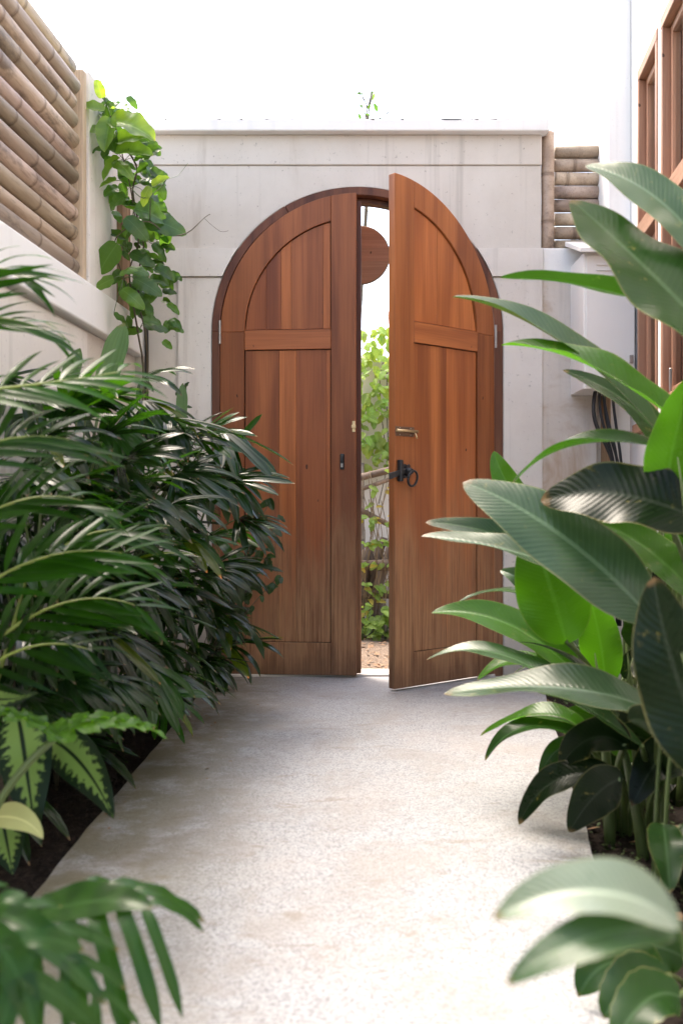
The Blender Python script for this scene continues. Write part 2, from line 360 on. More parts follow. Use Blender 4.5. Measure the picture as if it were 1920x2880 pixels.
# ------------------------------------------------------------------ ground, path, beds
DY = 5.10                                     # door wall front
LW = lambda Y: -1.3825 + 0.075 * Y            # left wall face
RW = lambda Y: 0.93 + 0.104 * Y               # right wall face
LE = lambda Y: -0.695 + 0.0085 * Y            # left edge of the path
RE = lambda Y: 0.25 + 0.15 * Y                # right edge of the path
struct(solid('ground', [(-90,-90,-0.12),(90,-90,-0.12),(90,90,-0.12),(-90,90,-0.12)], [(0,1,2,3)], DIRT))
pv = []
ys = [-3, 0.5, 1.5, 2.5, 3.5, 4.5, 5.32]
N = len(ys)
def edge_wob(y, s): return 0.002 * math.sin(y * 9.1 + s) + 0.002 * math.sin(y * 23 + s * 2)
ysd = [-3 + i * (8.32 / 90) for i in range(91)]
pv = []; pf = []
for y in ysd:
    a, b = (LE(y), RE(y)) if y < 5.0 else (max(LE(y), -0.66), min(RE(y), 0.83))
    a += edge_wob(y, 0); b += edge_wob(y, 2)
    pv += [(a, y, 0), (b, y, 0), (a, y, -0.11), (b, y, -0.11)]
for i in range(len(ysd) - 1):
    k = 4 * i; pf += [(k, k+1, k+5, k+4), (k, k+4, k+6, k+2), (k+1, k+3, k+7, k+5)]
pf += [(0, 2, 3, 1), (4*(len(ysd)-1), 4*(len(ysd)-1)+1, 4*(len(ysd)-1)+3, 4*(len(ysd)-1)+2)]
struct(solid('path', pv, pf, PATH))
def lumpy(name, xa, xb, y0, y1, nx, ny, z, amp, mat):
    v, f = [], []
    for j in range(ny + 1):
        y = y0 + (y1 - y0) * j / ny
        for i in range(nx + 1):
            x = xa(y) + (xb(y) - xa(y)) * i / nx
            v.append((x, y, z + random.uniform(-amp, amp) + amp * math.sin(x * 7 + y * 3)))
    for j in range(ny):
        for i in range(nx): q = j*(nx+1)+i; f.append((q, q+1, q+nx+2, q+nx+1))
    o = solid(name, v, f, mat); 
    for p in o.data.polygons: p.use_smooth = True
    return struct(o)
lumpy('soil_bed', lambda y: LW(y) - 0.05, lambda y: LE(y) + 0.03, -3, 5.08, 8, 120, -0.035, 0.012, SOIL)
lumpy('soil_bed', lambda y: RE(y) - 0.03, lambda y: RW(y) + 0.05, -3, 5.08, 10, 120, -0.035, 0.012, SOIL)
lumpy('garden_ground', lambda y: -3, lambda y: 4, 5.33, 10.3, 70, 50, -0.045, 0.012, DIRT)

# ------------------------------------------------------------------ door wall
CX, RO, ZS = 0.081, 0.742, 1.761              # arch centre, outer radius of the frame, springing height
def arch_solid(x0, x1, z0, z1, r, yf, yb):
    zs_ = {z0, z1}
    for k in range(33):
        z = ZS + r * math.sin(R(90) * k / 32)
        if z0 < z < z1: zs_.add(z)
    if z0 < ZS < z1: zs_.add(ZS)
    zl = sorted(zs_); v, f = [], []
    def xa(z):
        if z <= ZS: return r
        d = r * r - (z - ZS) ** 2
        return math.sqrt(d) if d > 0 else 0
    def quad(a, b, c, d): o = len(v); v.extend([a, b, c, d]); f.append((o, o+1, o+2, o+3))
    for i in range(len(zl) - 1):
        za, zb = zl[i], zl[i+1]; wa, wb = xa(za), xa(zb)
        for s in (0, 1):
            if s == 0: A0, A1, B0, B1 = x0, CX - wa, x0, CX - wb
            else: A0, A1, B0, B1 = CX + wa, x1, CX + wb, x1
            for yy in (yf, yb): quad((A0, yy, za), (A1, yy, za), (B1, yy, zb), (B0, yy, zb))
            inn = (A1, B1) if s == 0 else (A0, B0); outx = x0 if s == 0 else x1
            if wa > 1e-6: quad((inn[0], yf, za), (inn[1], yf, zb), (inn[1], yb, zb), (inn[0], yb, za))
            quad((outx, yf, za), (outx, yf, zb), (outx, yb, zb), (outx, yb, za))
    for z in (z0, z1):
        wz = xa(z)
        for a, b in ((x0, CX - wz), (CX + wz, x1)): quad((a, yf, z), (b, yf, z), (b, yb, z), (a, yb, z))
    return v, f
def asolid(name, args, mat, parent):
    v, f = arch_solid(*args); v = shift(v, parent); me = mesh(name, v, f, mat)
    bm = bmesh.new(); bm.from_mesh(me); bmesh.ops.remove_doubles(bm, verts=bm.verts, dist=1e-5)
    bmesh.ops.recalc_face_normals(bm, faces=bm.faces)
    es = [e for e in bm.edges if len(e.link_faces) == 2 and e.calc_face_angle(0) > R(50)]
    bmesh.ops.bevel(bm, geom=es, offset=0.004, segments=2, affect='EDGES', clamp_overlap=True)
    bm.to_mesh(me); bm.free(); return link(name, me, parent)
gw = thing('gate_wall', 'weathered plaster wall with arched gateway holding the wooden double door', 'wall', (CX, DY, 0))
XL, XR = -1.27, 1.024
RH = RO + 0.004
asolid('wall_core', (XL, XR, -0.1, 2.62, RH, DY + 0.012, DY + 0.20), PLASTER, gw)
asolid('surround_panel', (P(500,0,DY).x, XR + 0.004, -0.1, 2.040, RH, DY - 0.004, DY + 0.012), PLASTER2, gw)
asolid('string_course', (XL, XR + 0.006, 2.046, 2.190, RH, DY - 0.012, DY + 0.012), PLASTER2, gw)
box('upper_band', (XL, XR + 0.002, DY + 0.004, DY + 0.21, 2.62, 2.775), PLASTER, gw, 0.004)
box('coping', (XL, XR + 0.03, DY - 0.05, DY + 0.26, 2.775, 2.835), WHITE, gw, 0.006, seg=2)
v, f = [], []
for k in range(22):                                        # black mould along the coping's top edge
    x = random.uniform(XL, XR); l = random.choice((0.012, 0.02, 0.03, 0.05, 0.11)); d = random.uniform(0.002, 0.007)
    o = len(v); y = DY - 0.0515
    v += [(x, y, 2.834), (x + l, y, 2.834), (x + l * 0.8, y, 2.834 - d), (x + l * 0.15, y, 2.834 - d * random.uniform(0.3, 1))]; f.append((o, o+1, o+2, o+3))
st = solid('mould_stain', v, f, mat_simple('mould', (0.10, 0.085, 0.075), 0.95), gw); st['kind'] = 'stuff'

# lower wall at the right with a bamboo screen on it
lw = thing('low_wall', 'patched beige plaster wall under the small bamboo screen', 'wall', (1.2, DY, 0))
box('wall_core', (1.030, 1.53, DY + 0.03, DY + 0.20, -0.1, 2.04), PATCHED, lw, 0.004)
box('wall_cap', (1.030, 1.53, DY + 0.0, DY + 0.22, 2.045, 2.192), WHITE, lw, 0.005)
box('wall_panel', (1.028, P(1680,0,DY).x, DY + 0.012, DY + 0.03, -0.1, 2.04), PATCHED, lw, 0.003)
box('timber_post', (P(1692,0,DY).x, P(1712,0,DY).x, DY - 0.03, DY + 0.03, 0.9, 1.72), OLDW, lw, 0.003)

def bamboo_mesh(name, a, b, rad, nodes, n=12, jit=0.0):
    a, b = Vector(a), Vector(b); L = (b - a).length; d = (b - a) / L
    s = d.cross(Vector((0, 0, 1)) if abs(d.z) < 0.9 else Vector((1, 0, 0))).normalized(); t = s.cross(d)
    st_ = [(0, 1, 0.5)]
    ns = sorted(nodes)
    for i, q in enumerate(ns):
        st_ += [(q - 0.05, 1.0, 0.86), (q - 0.014, 1.0, 0.962), (q - 0.005, 1.03, 0.985), (q, 0.975, 1.0), (q + 0.001, 0.975, 0.0), (q + 0.006, 1.015, 0.02), (q + 0.02, 1.0, 0.05)]
        nx = ns[i+1] if i + 1 < len(ns) else L
        st_ += [((q + nx) / 2, 0.99, 0.5)]
    st_ += [(L, 1, 0.5)]
    st_ = [x for x in st_ if 0 <= x[0] <= L]; st_.sort(key=lambda x: x[0])
    v, f, uv = [], [], []
    for q, r, w_ in st_:
        sag = jit * math.sin(q * 1.7 + a.z * 9)
        for k in range(n):
            an = 2 * math.pi * k / n
            v.append(a + d * q + t * sag + (s * math.cos(an) + t * math.sin(an)) * rad * r); uv.append((k / n, w_))
    m_ = len(st_)
    for i in range(m_ - 1):
        for k in range(n): f.append((i*n+k, (i+1)*n+k, (i+1)*n+(k+1)%n, i*n+(k+1)%n))
    f.append(tuple(range(n))); f.append(tuple((m_-1)*n + k for k in range(n-1, -1, -1)))
    return v, f, uv
def bamboo(name, a, b, rad, parent, step=0.36, jit=0.0):
    L = (Vector(b) - Vector(a)).length; q = random.uniform(0.03, step); nd = []
    while q < L - 0.03: nd.append(q); q += step * random.uniform(0.85, 1.15)
    v, f, uv = bamboo_mesh(name, a, b, rad, nd, 12, jit)
    me = mesh(name, shift(v, parent), f, BAMBOO, uv, True)
    bm = bmesh.new(); bm.from_mesh(me); bmesh.ops.recalc_face_normals(bm, faces=bm.faces); bm.to_mesh(me); bm.free()
    k = random.uniform(0.60, 1.12); return link(name, me, parent, None, (k, k * random.uniform(0.94, 1.02), k * random.uniform(0.88, 1.06)))
bs = thing('bamboo_screen', 'small screen of pale level bamboo poles on the low wall beside the gate', 'bamboo screen', (1.2, DY + 0.1, 2.192))
bamboo('bamboo_post', (1.065, DY + 0.05, 2.18), (1.065, DY + 0.05, 2.80), 0.034, bs, 0.22)
for k in range(8):
    z = 2.226 + k * 0.0705; bamboo('bamboo_pole', (1.10 + random.uniform(0, 0.012), DY + 0.10, z), (1.36, DY + 0.10, z + random.uniform(-.004, .004)), 0.034, bs, 0.3)

# ------------------------------------------------------------------ door frame
df = thing('door_frame', 'dark timber arched frame set in the gate wall', 'door frame', (CX, DY, 0))
def ring_poly(r0, r1, a0, a1, n=40):
    return [(CX + r1 * math.cos(R(a0 + (a1 - a0) * i / n)), ZS + r1 * math.sin(R(a0 + (a1 - a0) * i / n))) for i in range(n + 1)] + \
           [(CX + r0 * math.cos(R(a1 + (a0 - a1) * i / n)), ZS + r0 * math.sin(R(a1 + (a0 - a1) * i / n))) for i in range(n + 1)]
RI = RO - 0.040
for a0, a1 in ((0, 59.8), (60, 119.8), (120, 180)):
    v, f = prismv(ring_poly(RI, RO, a0, a1), DY - 0.008, DY + 0.11)
    solid('arch_segment', v, f, FRAMEW, df, 0.002, color=(0.85, 0.8, 0.85))
    v, f = prismv(ring_poly(RI - 0.025, RI, a0, a1), DY + 0.05, DY + 0.11)
    solid('door_stop', v, f, FRAMEW, df, 0.002, color=(0.7, 0.7, 0.75))
for s in (-1, 1):
    xs = sorted((CX + s * RI, CX + s * RO)); box('jamb', (xs[0], xs[1], DY - 0.008, DY + 0.11, 0, ZS), FRAMEW, df, 0.002)
    xs = sorted((CX + s * (RI - 0.025), CX + s * RI)); box('door_stop', (xs[0], xs[1], DY + 0.05, DY + 0.11, 0, ZS), FRAMEW, df, 0.002)
struct(box('threshold', (CX - RI, CX + RI, DY - 0.02, DY + 0.16, -0.02, 0.012), mat_plaster('pale_threshold', (0.66, 0.63, 0.59), (0.45, 0.4, 0.36), 0.3)))

# ------------------------------------------------------------------ door leaves
W, T = 0.697, 0.042
SP = ZS                                       # arch centre height in leaf
RL = W - 0.002
def leaf_door(name, label, side, hinge, rz, boards_lo, boards_up, tone):
    root = thing(name, label, 'door', hinge, rz, 'two leaves of the arched door')
    sg = 1 if side == 'l' else -1
    def mp(v): return [(x, sg * (d + 0.0), z) for x, d, z in v]
    def part(nm, poly, d0, d1, mat, bev=0.002, col=(1, 1, 1), par=None):
        v, f = prismv(poly, d0, d1); me = mesh(nm, mp(v), f, mat); fix(me, bev, 1, 25)
        return link(nm, me, par or root, None, col)
    def rect(a, b, c, d): return [(a, c), (b, c), (b, d), (a, d)]
    def xo(z, r): return W - math.sqrt(max(0, r * r - (z - SP) ** 2))
    SW = 0.125; IS = 0.128; B0 = 0.012
    g = 0.0008
    rin = RL - SW
    t = lambda k: tuple(c * k for c in tone)
    part('hinge_stile', rect(0, SW - g, B0, SP - g), 0, T, WOODV, col=t(0.78))
    # arched head: ring from the springing to the meeting stile
    a_out = math.degrees(math.acos(IS / RL)); a_in = math.degrees(math.acos((IS) / rin))
    ring = [(W - RL * math.cos(R(a_out * i / 30)), SP + RL * math.sin(R(a_out * i / 30))) for i in range(31)] + \
           [(W - rin * math.cos(R(a_in * (30 - i) / 30)), SP + rin * math.sin(R(a_in * (30 - i) / 30))) for i in range(31)]
    ring = [(x - g if abs(x - (W - IS)) < 1e-4 else x, z) for x, z in ring]
    part('arched_stile', ring, 0, T, WOODV, col=t(0.92))
    top = [(W, B0), (W, SP + RL)] + [(W - IS * i / 8, SP + math.sqrt(RL * RL - (IS * i / 8) ** 2)) for i in range(1, 9)] + [(W - IS, B0)]
    part('meeting_stile', top, 0, T, WOODV, col=t(0.86))
    part('bottom_rail', rect(SW + g, W - IS - g, B0, 0.175), 0, T, WOODH, col=t(0.95))
    part('lock_rail', rect(SW + g, W - IS - g, 1.668, 1.768), 0, T, WOODH, col=t(1.15))
    bk = part('panel_back', [(SW * 0.5, 0.1), (W - IS * 0.5, 0.1)] + [(W - IS * 0.5 - (W - IS * 0.5 - SW * 0.5) * i / 20, SP + math.sqrt(max(0.0004, (RL - 0.05) ** 2 - (W - (W - IS * 0.5 - (W - IS * 0.5 - SW * 0.5) * i / 20)) ** 2))) for i in range(21)], 0.024, 0.030, DARK, 0.0)
    def run(bl, z0, upper, nm):
        xa, xb = SW + 0.004, W - IS - 0.004; tot = sum(b[0] for b in bl); x = xa
        rr = rin - 0.004
        for wd, col in bl:
            x1 = x + (xb - xa) * wd / tot
            if not upper: poly = rect(x + 0.0005, x1 - 0.0005, z0, 1.664)
            else:
                poly = [(x + 0.0005, z0), (x1 - 0.0005, z0)]
                for i in range(9):
                    xx = x1 - 0.0005 - (x1 - x - 0.001) * i / 8
                    zz = SP + math.sqrt(max(0.0, rr * rr - (W - xx) ** 2)) if abs(W - xx) < rr else z0 + 0.002
                    poly.append((xx, max(zz, z0 + 0.002)))
            part('panel_board', poly, 0.010, 0.026, WOODV, 0.0007, tuple(c * k for c, k in zip(col, tone)))
            x = x1
    run(boards_lo, 0.179, False, 'lo'); run(boards_up, 1.772, True, 'up')
    # near-black strips painting the shade in the grooves round the panels
    for nm, poly in (('groove_shade', rect(SW, SW + 0.004, 0.175, 1.668)), ('groove_shade', rect(W - IS - 0.004, W - IS, 0.175, 1.668)),
                     ('groove_shade', rect(SW + .004, W - IS - .004, 0.175, 0.179)), ('groove_shade', rect(SW + .004, W - IS - .004, 1.664, 1.668))):
        part(nm, poly, 0.017, 0.030, DARK, 0)
    if side == 'l':
        part('meeting_strip', rect(W - 0.03, W + 0.022, 0.016, SP + RL - 0.03), T, T + 0.018, FRAMEW, 0.002, (0.75, 0.65, 0.7))
    for z in (0.25, 1.70):
        v, f = multi([tubev([(0.0, -0.009, z + k * 0.024), (0.0, -0.009, z + k * 0.024 + 0.0225)], 0.0065, 10) for k in range(5)])
        me = mesh('hinge', [(x, sg * y, zz) for x, y, zz in v], f, STEEL); fix(me); link('hinge', me, root)
    return root, part, sg
w0, w1, w2, w3 = (1.0, 1.0, 1.0), (1.22, 1.2, 1.1), (0.88, 0.83, 0.86), (1.12, 1.08, 1.04)
TH_L, TH_R = 5.0, 40.0
HL = Vector((CX - RI + 0.001, DY - 0.002, 0)); HR = Vector((CX + RI - 0.001, DY - 0.002, 0))
left, lpart, lsg = leaf_door('door_leaf', 'reddish wooden door leaf nearly shut, its foot among the palms', 'l', HL, R(-TH_L),
    [(170, w0), (85, w1), (150, w2), (20, w3)], [(105, w3), (75, w2), (50, w1), (160, w0), (35, w1)], (0.97, 0.90, 0.90))
right, rpart, rsg = leaf_door('door_leaf', 'reddish wooden door leaf swung open, with brass bolt and black ring latch', 'r', HR, R(180 + TH_R),
    [(147, w3), (155, w0)], [(190, w1), (110, w3)], (1.24, 1.17, 1.08))
right.scale = (1, 1, 0.988)
# hardware of the left leaf
def lrect(a, b, c, d): return [(a, c), (b, c), (b, d), (a, d)]
kp = lpart('bolt_keeper', lrect(W - 0.020, W - 0.004, 1.245, 1.300), -0.003, 0.001, BRASS, 0.001)
lpart('keeper_loop', lrect(W - 0.024, W - 0.0, 1.264, 1.280), -0.014, -0.0028, BRASS, 0.002, par=kp)
pl = lpart('strike_plate', lrect(W - 0.082, W - 0.060, 1.055, 1.135), -0.006, 0.001, IRON, 0.003)
lpart('strike_tongue', lrect(W - 0.078, W - 0.066, 1.066, 1.086), -0.012, -0.0055, STEEL, 0.002, par=pl)
lpart('strike_hook', lrect(W - 0.079, W - 0.063, 1.095, 1.125), -0.016, -0.0055, IRON, 0.003, par=pl)
# hardware of the right leaf: slide bolt and ring latch (local x: W is the free edge)
zb = 1.235
bp = rpart('bolt_plate', lrect(W - 0.125, W - 0.004, zb - 0.024, zb + 0.022), -0.003, 0.001, BRASSD, 0.001)
def rtube(nm, pts, rad, mat, par, n=8):
    v, f = tubev([Vector((x, rsg * d, z)) for x, d, z in pts], rad, n); me = mesh(nm, v, f, mat); fix(me)
    for p in me.polygons: p.use_smooth = len(p.vertices) == 4
    return link(nm, me, par)
rtube('bolt_rod', [(W - 0.137, -0.012, zb + 0.001), (W - 0.002, -0.012, zb + 0.001)], 0.0075, BRASS, bp, 10)
rtube('bolt_knob', [(W - 0.118, -0.014, zb - 0.004), (W - 0.118, -0.024, zb - 0.022), (W - 0.118, -0.026, zb - 0.034)], [0.004, 0.004, 0.0055], BRASS, bp)
for xx in (W - 0.03, W - 0.10):
    for zz in (zb - 0.017, zb + 0.015): rtube('screw', [(xx, -0.0025, zz), (xx, -0.0045, zz)], 0.003, STEEL, bp, 6)
zr = 1.045
lp = rpart('latch_plate', [(W - 0.075 + 0.030 * math.cos(a) * (1.0 + 0.12 * math.cos(6 * a)), zr + 0.034 * math.sin(a) * (1.0 + 0.12 * math.cos(6 * a))) for a in [2 * math.pi * k / 48 for k in range(48)]], -0.006, 0.001, IRON, 0.001)
rtube('latch_boss', [(W - 0.075, -0.004, zr), (W - 0.075, -0.020, zr), (W - 0.075, -0.030, zr), (W - 0.075, -0.040, zr - 0.002)], [0.024, 0.022, 0.015, 0.012], IRON, lp, 12)
rg = [(W - 0.078 + 0.036 * math.cos(a), -0.040 - 0.010 * math.cos(a - 0.8), zr - 0.036 + 0.036 * math.sin(a)) for a in [2 * math.pi * k / 28 for k in range(29)]]
rtube('latch_ring', rg, 0.0058, IRON, lp, 8)
v = []
bar = rpart('latch_bar', [(W - 0.055, zr - 0.010), (W - 0.055, zr + 0.012), (W + 0.050, zr - 0.012), (W + 0.048, zr - 0.042), (W + 0.036, zr - 0.040)], -0.020, -0.010, IRON, 0.002, par=lp)
rpart('bar_guide', lrect(W - 0.034, W - 0.014, zr - 0.05, zr + 0.052), -0.026, 0.001, IRON, 0.003, par=lp)

# ------------------------------------------------------------------ left wall: plaster base, ledge, bamboo
def wallbox(x0, x1, y0, y1, z0, z1, fn):         # box whose x follows a wall line
    v = [(fn(y0)+x0, y0, z0), (fn(y0)+x1, y0, z0), (fn(y1)+x1, y1, z0), (fn(y1)+x0, y1, z0)]
    v += [(a, b, z1) for a, b, _ in v]
    return v, [(0,3,2,1),(4,5,6,7),(0,1,5,4),(1,2,6,5),(2,3,7,6),(3,0,4,7)]
bw = thing('boundary_wall', 'white plaster garden wall with a broad ledge below the bamboo fence', 'wall', (LW(2), 2, 0))
v, f = wallbox(-0.26, -0.05, -3, 5.084, -0.1, 1.63, LW); solid('wall_base', v, f, PLASTER, bw, 0.003)
v, f = wallbox(-0.26, 0.0, -3, 5.085, 1.632, 1.815, LW); solid('ledge', v, f, WHITE, bw, 0.008, 2)
v, f = wallbox(-0.05, -0.035, -3, 4.30, -0.1, 1.615, LW); solid('wall_panel', v, f, PLASTER2, bw, 0.003)
v, f = wallbox(-0.24, -0.025, 4.29, 4.62, 1.8155, 2.74, LW); solid('end_pier', v, f, PLASTER2, bw, 0.006, 2)
v, f = wallbox(-0.20, -0.06, 4.625, 5.07, 1.8155, 2.60, LW); solid('rear_pier', v, f, PLASTER, bw, 0.006, 2)
v, f = wallbox(-0.06, -0.03, 4.80, 4.93, 1.816, 2.36, LW); solid('timber_batten', v, f, OLDW, bw, 0.003)
fb = thing('bamboo_fence', 'tall fence of thick level bamboo poles along the white ledge', 'bamboo fence', (LW(2), 2, 1.815))
nb = 12; z0 = 1.862
for k in range(nb):
    z = z0 + k * 0.0765 + random.uniform(-0.004, 0.004); ye = 4.165 + random.uniform(-0.02, 0.03); r_ = 0.0362 * random.uniform(0.90, 1.06)
    bamboo('bamboo_pole', (LW(-2.8) - 0.07 + random.uniform(-.006, .006), -2.8, z + random.uniform(-.015, .015)), (LW(ye) - 0.065 + random.uniform(-.008, .008), ye, z), r_, fb, 0.37, 0.003)
v, f = wallbox(-0.20, -0.125, -2.8, 4.2, 1.816, 2.70, LW); solid('shade_backing', v, f, DARK, fb, 0)  # near-black sheet that paints the shade between the poles
v, f = wallbox(-0.085, -0.025, 4.215, 4.265, 1.8155, 2.72, LW); solid('end_post', v, f, OLDW, fb, 0.012, 3, (1.6, 1.95, 2.4))
# black conduit in the corner
cp = tag(tube('conduit', [P(412, 1250, 5.05), P(413, 1000, 5.05), P(411, 850, 5.05), P(408, 760, 5.05)], 0.011, RUBBER, None, 8), 'black conduit pipe running up the corner behind the climbing vine', 'pipe')

# ------------------------------------------------------------------ right house wall with windows
hw = thing('house_wall', 'white house wall with tall timber framed windows', 'house wall', (RW(4), 4, 0))
def rbox(nm, x0, x1, y0, y1, z0, z1, mat, par, bev=0.003, col=None):
    v, f = wallbox(x0, x1, y0, y1, z0, z1, RW); return solid(nm, v, f, mat, par, bev, 1, col)
wins = [(4.36, 4.80), (3.84, 4.28), (3.32, 3.76), (2.80, 3.24), (2.28, 2.72)]
ZB, ZT = 1.215, 2.96
rbox('wall_base', 0, 0.22, -3, 5.02, -0.1, ZB - 0.002, WHITE, hw)
rbox('wall_head', 0, 0.22, -3, 5.02, ZT + 0.002, 5.4, WHITE, hw)
rbox('wall_pier', 0, 0.22, 4.802, 5.02, ZB, ZT, WHITE, hw)
for (a0, a1), (b0, b1) in zip(wins[:-1], wins[1:]): rbox('wall_pier', 0, 0.22, b1 + 0.002, a0 - 0.002, ZB, ZT, WHITE, hw)
rbox('wall_pier', 0, 0.22, -3, wins[-1][0] - 0.002, ZB, ZT, WHITE, hw)
box('corner_pier', (1.335, RW(5.02) - 0.004, 4.985, 5.3, 2.195, 5.4), WHITE, hw, 0.004)
ords = ['beside the meter box', 'second from the meter box', 'third from the meter box', 'fourth from the meter box', 'fifth from the meter box']
for i, (y0, y1) in enumerate(wins):
    wn = thing('window', 'tall brown timber window, ' + ords[i], 'window', (RW((y0+y1)/2), (y0+y1)/2, ZB), 0, 'windows of the white house')
    rbox('sill', -0.025, 0.10, y0 - 0.03, y1 + 0.03, ZB, ZB + 0.045, WINWH, wn)
    rbox('bottom_rail', -0.006, 0.09, y0, y1, ZB + 0.047, ZB + 0.12, WINWH, wn)
    rbox('head', -0.006, 0.09, y0, y1, ZT - 0.05, ZT, WINWH, wn)
    rbox('transom', -0.010, 0.09, y0, y1, 2.13, 2.215, WINWH, wn)
    for a, b in ((y0, y0 + 0.035), (y1 - 0.035, y1)):
        rbox('jamb', -0.006, 0.09, a, b, ZB + 0.122, 2.128, WINW, wn); rbox('jamb', -0.006, 0.09, a, b, 2.217, ZT - 0.052, WINW, wn)
    for za, zb_ in ((ZB + 0.122, 2.128), (2.217, ZT - 0.052)):
        for a, b in ((y0 + 0.037, y0 + 0.062), (y1 - 0.062, y1 - 0.037)): rbox('sash_stile', 0.03, 0.068, a, b, za, zb_, WINW, wn, 0.003, (1.2, 1.15, 1.1))
        for a, b in ((za + 0.001, za + 0.035), (zb_ - 0.035, zb_ - 0.001)): rbox('sash_rail', 0.03, 0.068, y0 + 0.064, y1 - 0.064, a, b, WINWH, wn, 0.003)
        rbox('pane', 0.047, 0.051, y0 + 0.062, y1 - 0.062, za + 0.035, zb_ - 0.035, GLASS, wn, 0)
    st_ = rbox('window_stay', 0.01, 0.022, y1 - 0.10, y1 - 0.088, ZB + 0.13, ZB + 0.23, STEEL, wn)
v, f = [], []
for i in range(121):
    y = 2.0 + i * 2.95 / 120; x = RW(y) + 0.16 + 0.015 * math.sin(i * 0.9)
    v += [(x, y, ZB - 0.1), (x, y, ZT + 0.05)]
f = [(2*i, 2*i+2, 2*i+3, 2*i+1) for i in range(120)]
cu = solid('curtain', v, f, CURT); tag(cu, 'pale curtain added behind the timber windows to whiten the panes', 'curtain')  # added sheet; without it the panes would look dark
for p in cu.data.polygons: p.use_smooth = True

# meter box on the low wall
mb = thing('meter_box', 'white metal meter box with sloped lid on the low wall', 'meter box', (1.28, 4.97, 1.44))
bx0, bx1 = P(1604, 0, DY).x, RW(4.85) - 0.012
box('case', (bx0, bx1, 4.83, 5.115, 1.437, 2.10), BOXM, mb, 0.004)
box('door_panel', (bx0 + 0.012, bx1 - 0.006, 4.822, 4.829, 1.450, 2.085), BOXM, mb, 0.002)
v, f = multi([([(bx0 - 0.03, 4.77, 2.085), (bx1, 4.77, 2.085), (bx1, 5.10, 2.20), (bx0 - 0.03, 5.10, 2.20), (bx0 - 0.03, 4.77, 2.11), (bx1, 4.77, 2.11), (bx1, 5.10, 2.225), (bx0 - 0.03, 5.10, 2.225)], boxv(0,1,0,1,0,1)[1])])
solid('lid', v, f, BOXM, mb, 0.003)
for k in range(5): box('louvre', (bx0 + 0.06, bx1 - 0.05, 4.812, 4.824, 1.93 + k * 0.026, 1.936 + k * 0.026), BOXM, mb, 0.001)
box('hasp', (bx1 - 0.03, bx1 - 0.012, 4.812, 4.823, 1.56, 1.60), STEEL, mb, 0.002)
for k, (xa, sw, xe) in enumerate([(1675, -25, 1745), (1685, 10, 1735), (1695, 30, 1740), (1700, 5, 1750), (1722, 20, 1748)]):
    pts = bez([P(xa, 1092, 4.93 + 0.01*k), P(xa - 8 + sw * 0.3, 1160, 4.90 + 0.01*k), P(xa + sw, 1255, 4.88 + 0.01*k), P(xe, 1215 + 20 * k, 4.90), P(xe + 4, 1330, 4.93), P(xe + k * 3 - 4, 1480, 4.96 + 0.005*k), P(xe + k * 3 - 4, 1760, 4.98)], 26)
    tag(tube('cable', pts, 0.0075 if k else 0.010, RUBBER, None, 8), ['thickest black cable, bulging in a loop below the meter box', 'black cable dropping straight from the middle of the meter box', 'black cable swinging towards the house wall below the meter box', 'black cable beside the one that swings towards the house wall', 'black cable leaving the meter box right at the house wall'][k], 'cable', 'cables below the meter box')

# ------------------------------------------------------------------ beyond the gate
gwll = tag(box('garden_wall', (-3.2, 4.2, 7.45, 7.60, -0.11, 1.98), FARWALL, None, 0.01), 'beige plaster garden wall beyond the gate, overgrown with creeper', 'wall')
# overhead wire
tag(tube('wire', smooth_pts([P(588, 420, 8.0), P(590, 345, 8.0), P(602, 240, 8.0), P(640, 120, 8.0), P(700, 30, 8.0), P(800, -80, 8.0), P(960, -200, 8.0)]), 0.003, RUBBER, None, 5), 'thin wire arching against the bright sky above the gate', 'wire')
# tiled roof edge glimpsed over the creeper
tr_ = thing('tiled_roof', 'small terracotta tiled roof edge above the creeper beyond the gate', 'roof', (0.62, 8.4, 0))
box('support_wall', (0.60, 1.7, 8.3, 9.4, -0.12, 2.26), WHITE, tr_, 0.004)
for i in range(2):
    for j in range(6):
        v, f = tubev([(0.475 + j * 0.2, 8.1 + i * 0.28, 2.28 + i * 0.13), (0.475 + j * 0.2, 8.1 + i * 0.28 + 0.32, 2.28 + i * 0.13 + 0.15)], 0.075, 10)
        solid('tile', v, f, ROOF, tr_)
# hanging wooden disc
HKY = 5.42; dc = P(1013, 718, HKY); dr = 80 / F * HKY
ds = thing('hanging_disc', 'round reddish wooden disc hanging on strings beyond the gate', 'sign', (dc.x, dc.y, dc.z))
cir = lambda r: [(dc.x + r * math.cos(2*math.pi*k/64), dc.z + r * math.sin(2*math.pi*k/64)) for k in range(64)]
for z0_, z1_ in ((-1, -0.23), (-0.225, 0.235), (0.24, 1)):          # three boards joined
    pts = []
    for k in range(65):
        zz = z0_ + (z1_ - z0_) * k / 64; pts.append((math.sqrt(max(0, 1 - zz*zz)), zz))
    poly = [(dc.x + dr * a, dc.z + dr * b) for a, b in pts] + [(dc.x - dr * a, dc.z + dr * b) for a, b in reversed(pts)]
    cl = []
    for q in poly:
        if not cl or (abs(q[0]-cl[-1][0]) + abs(q[1]-cl[-1][1])) > 1e-5: cl.append(q)
    if (abs(cl[0][0]-cl[-1][0]) + abs(cl[0][1]-cl[-1][1])) < 1e-5: cl.pop()
    v, f = prismv(cl, HKY - 0.009, HKY + 0.009); solid('board', v, f, DISCW, ds, 0.001, color=(1 + 0.1*z0_, 1, 1))
rm = [(dc.x + (dr + 0.002) * math.cos(2*math.pi*k/64), HKY, dc.z + (dr + 0.002) * math.sin(2*math.pi*k/64)) for k in range(65)]
tube('rope_rim', rm, 0.005, STRING, ds, 6)
hk = Vector((P(1018, 0, HKY).x, HKY, P(0, 548, HKY).z))
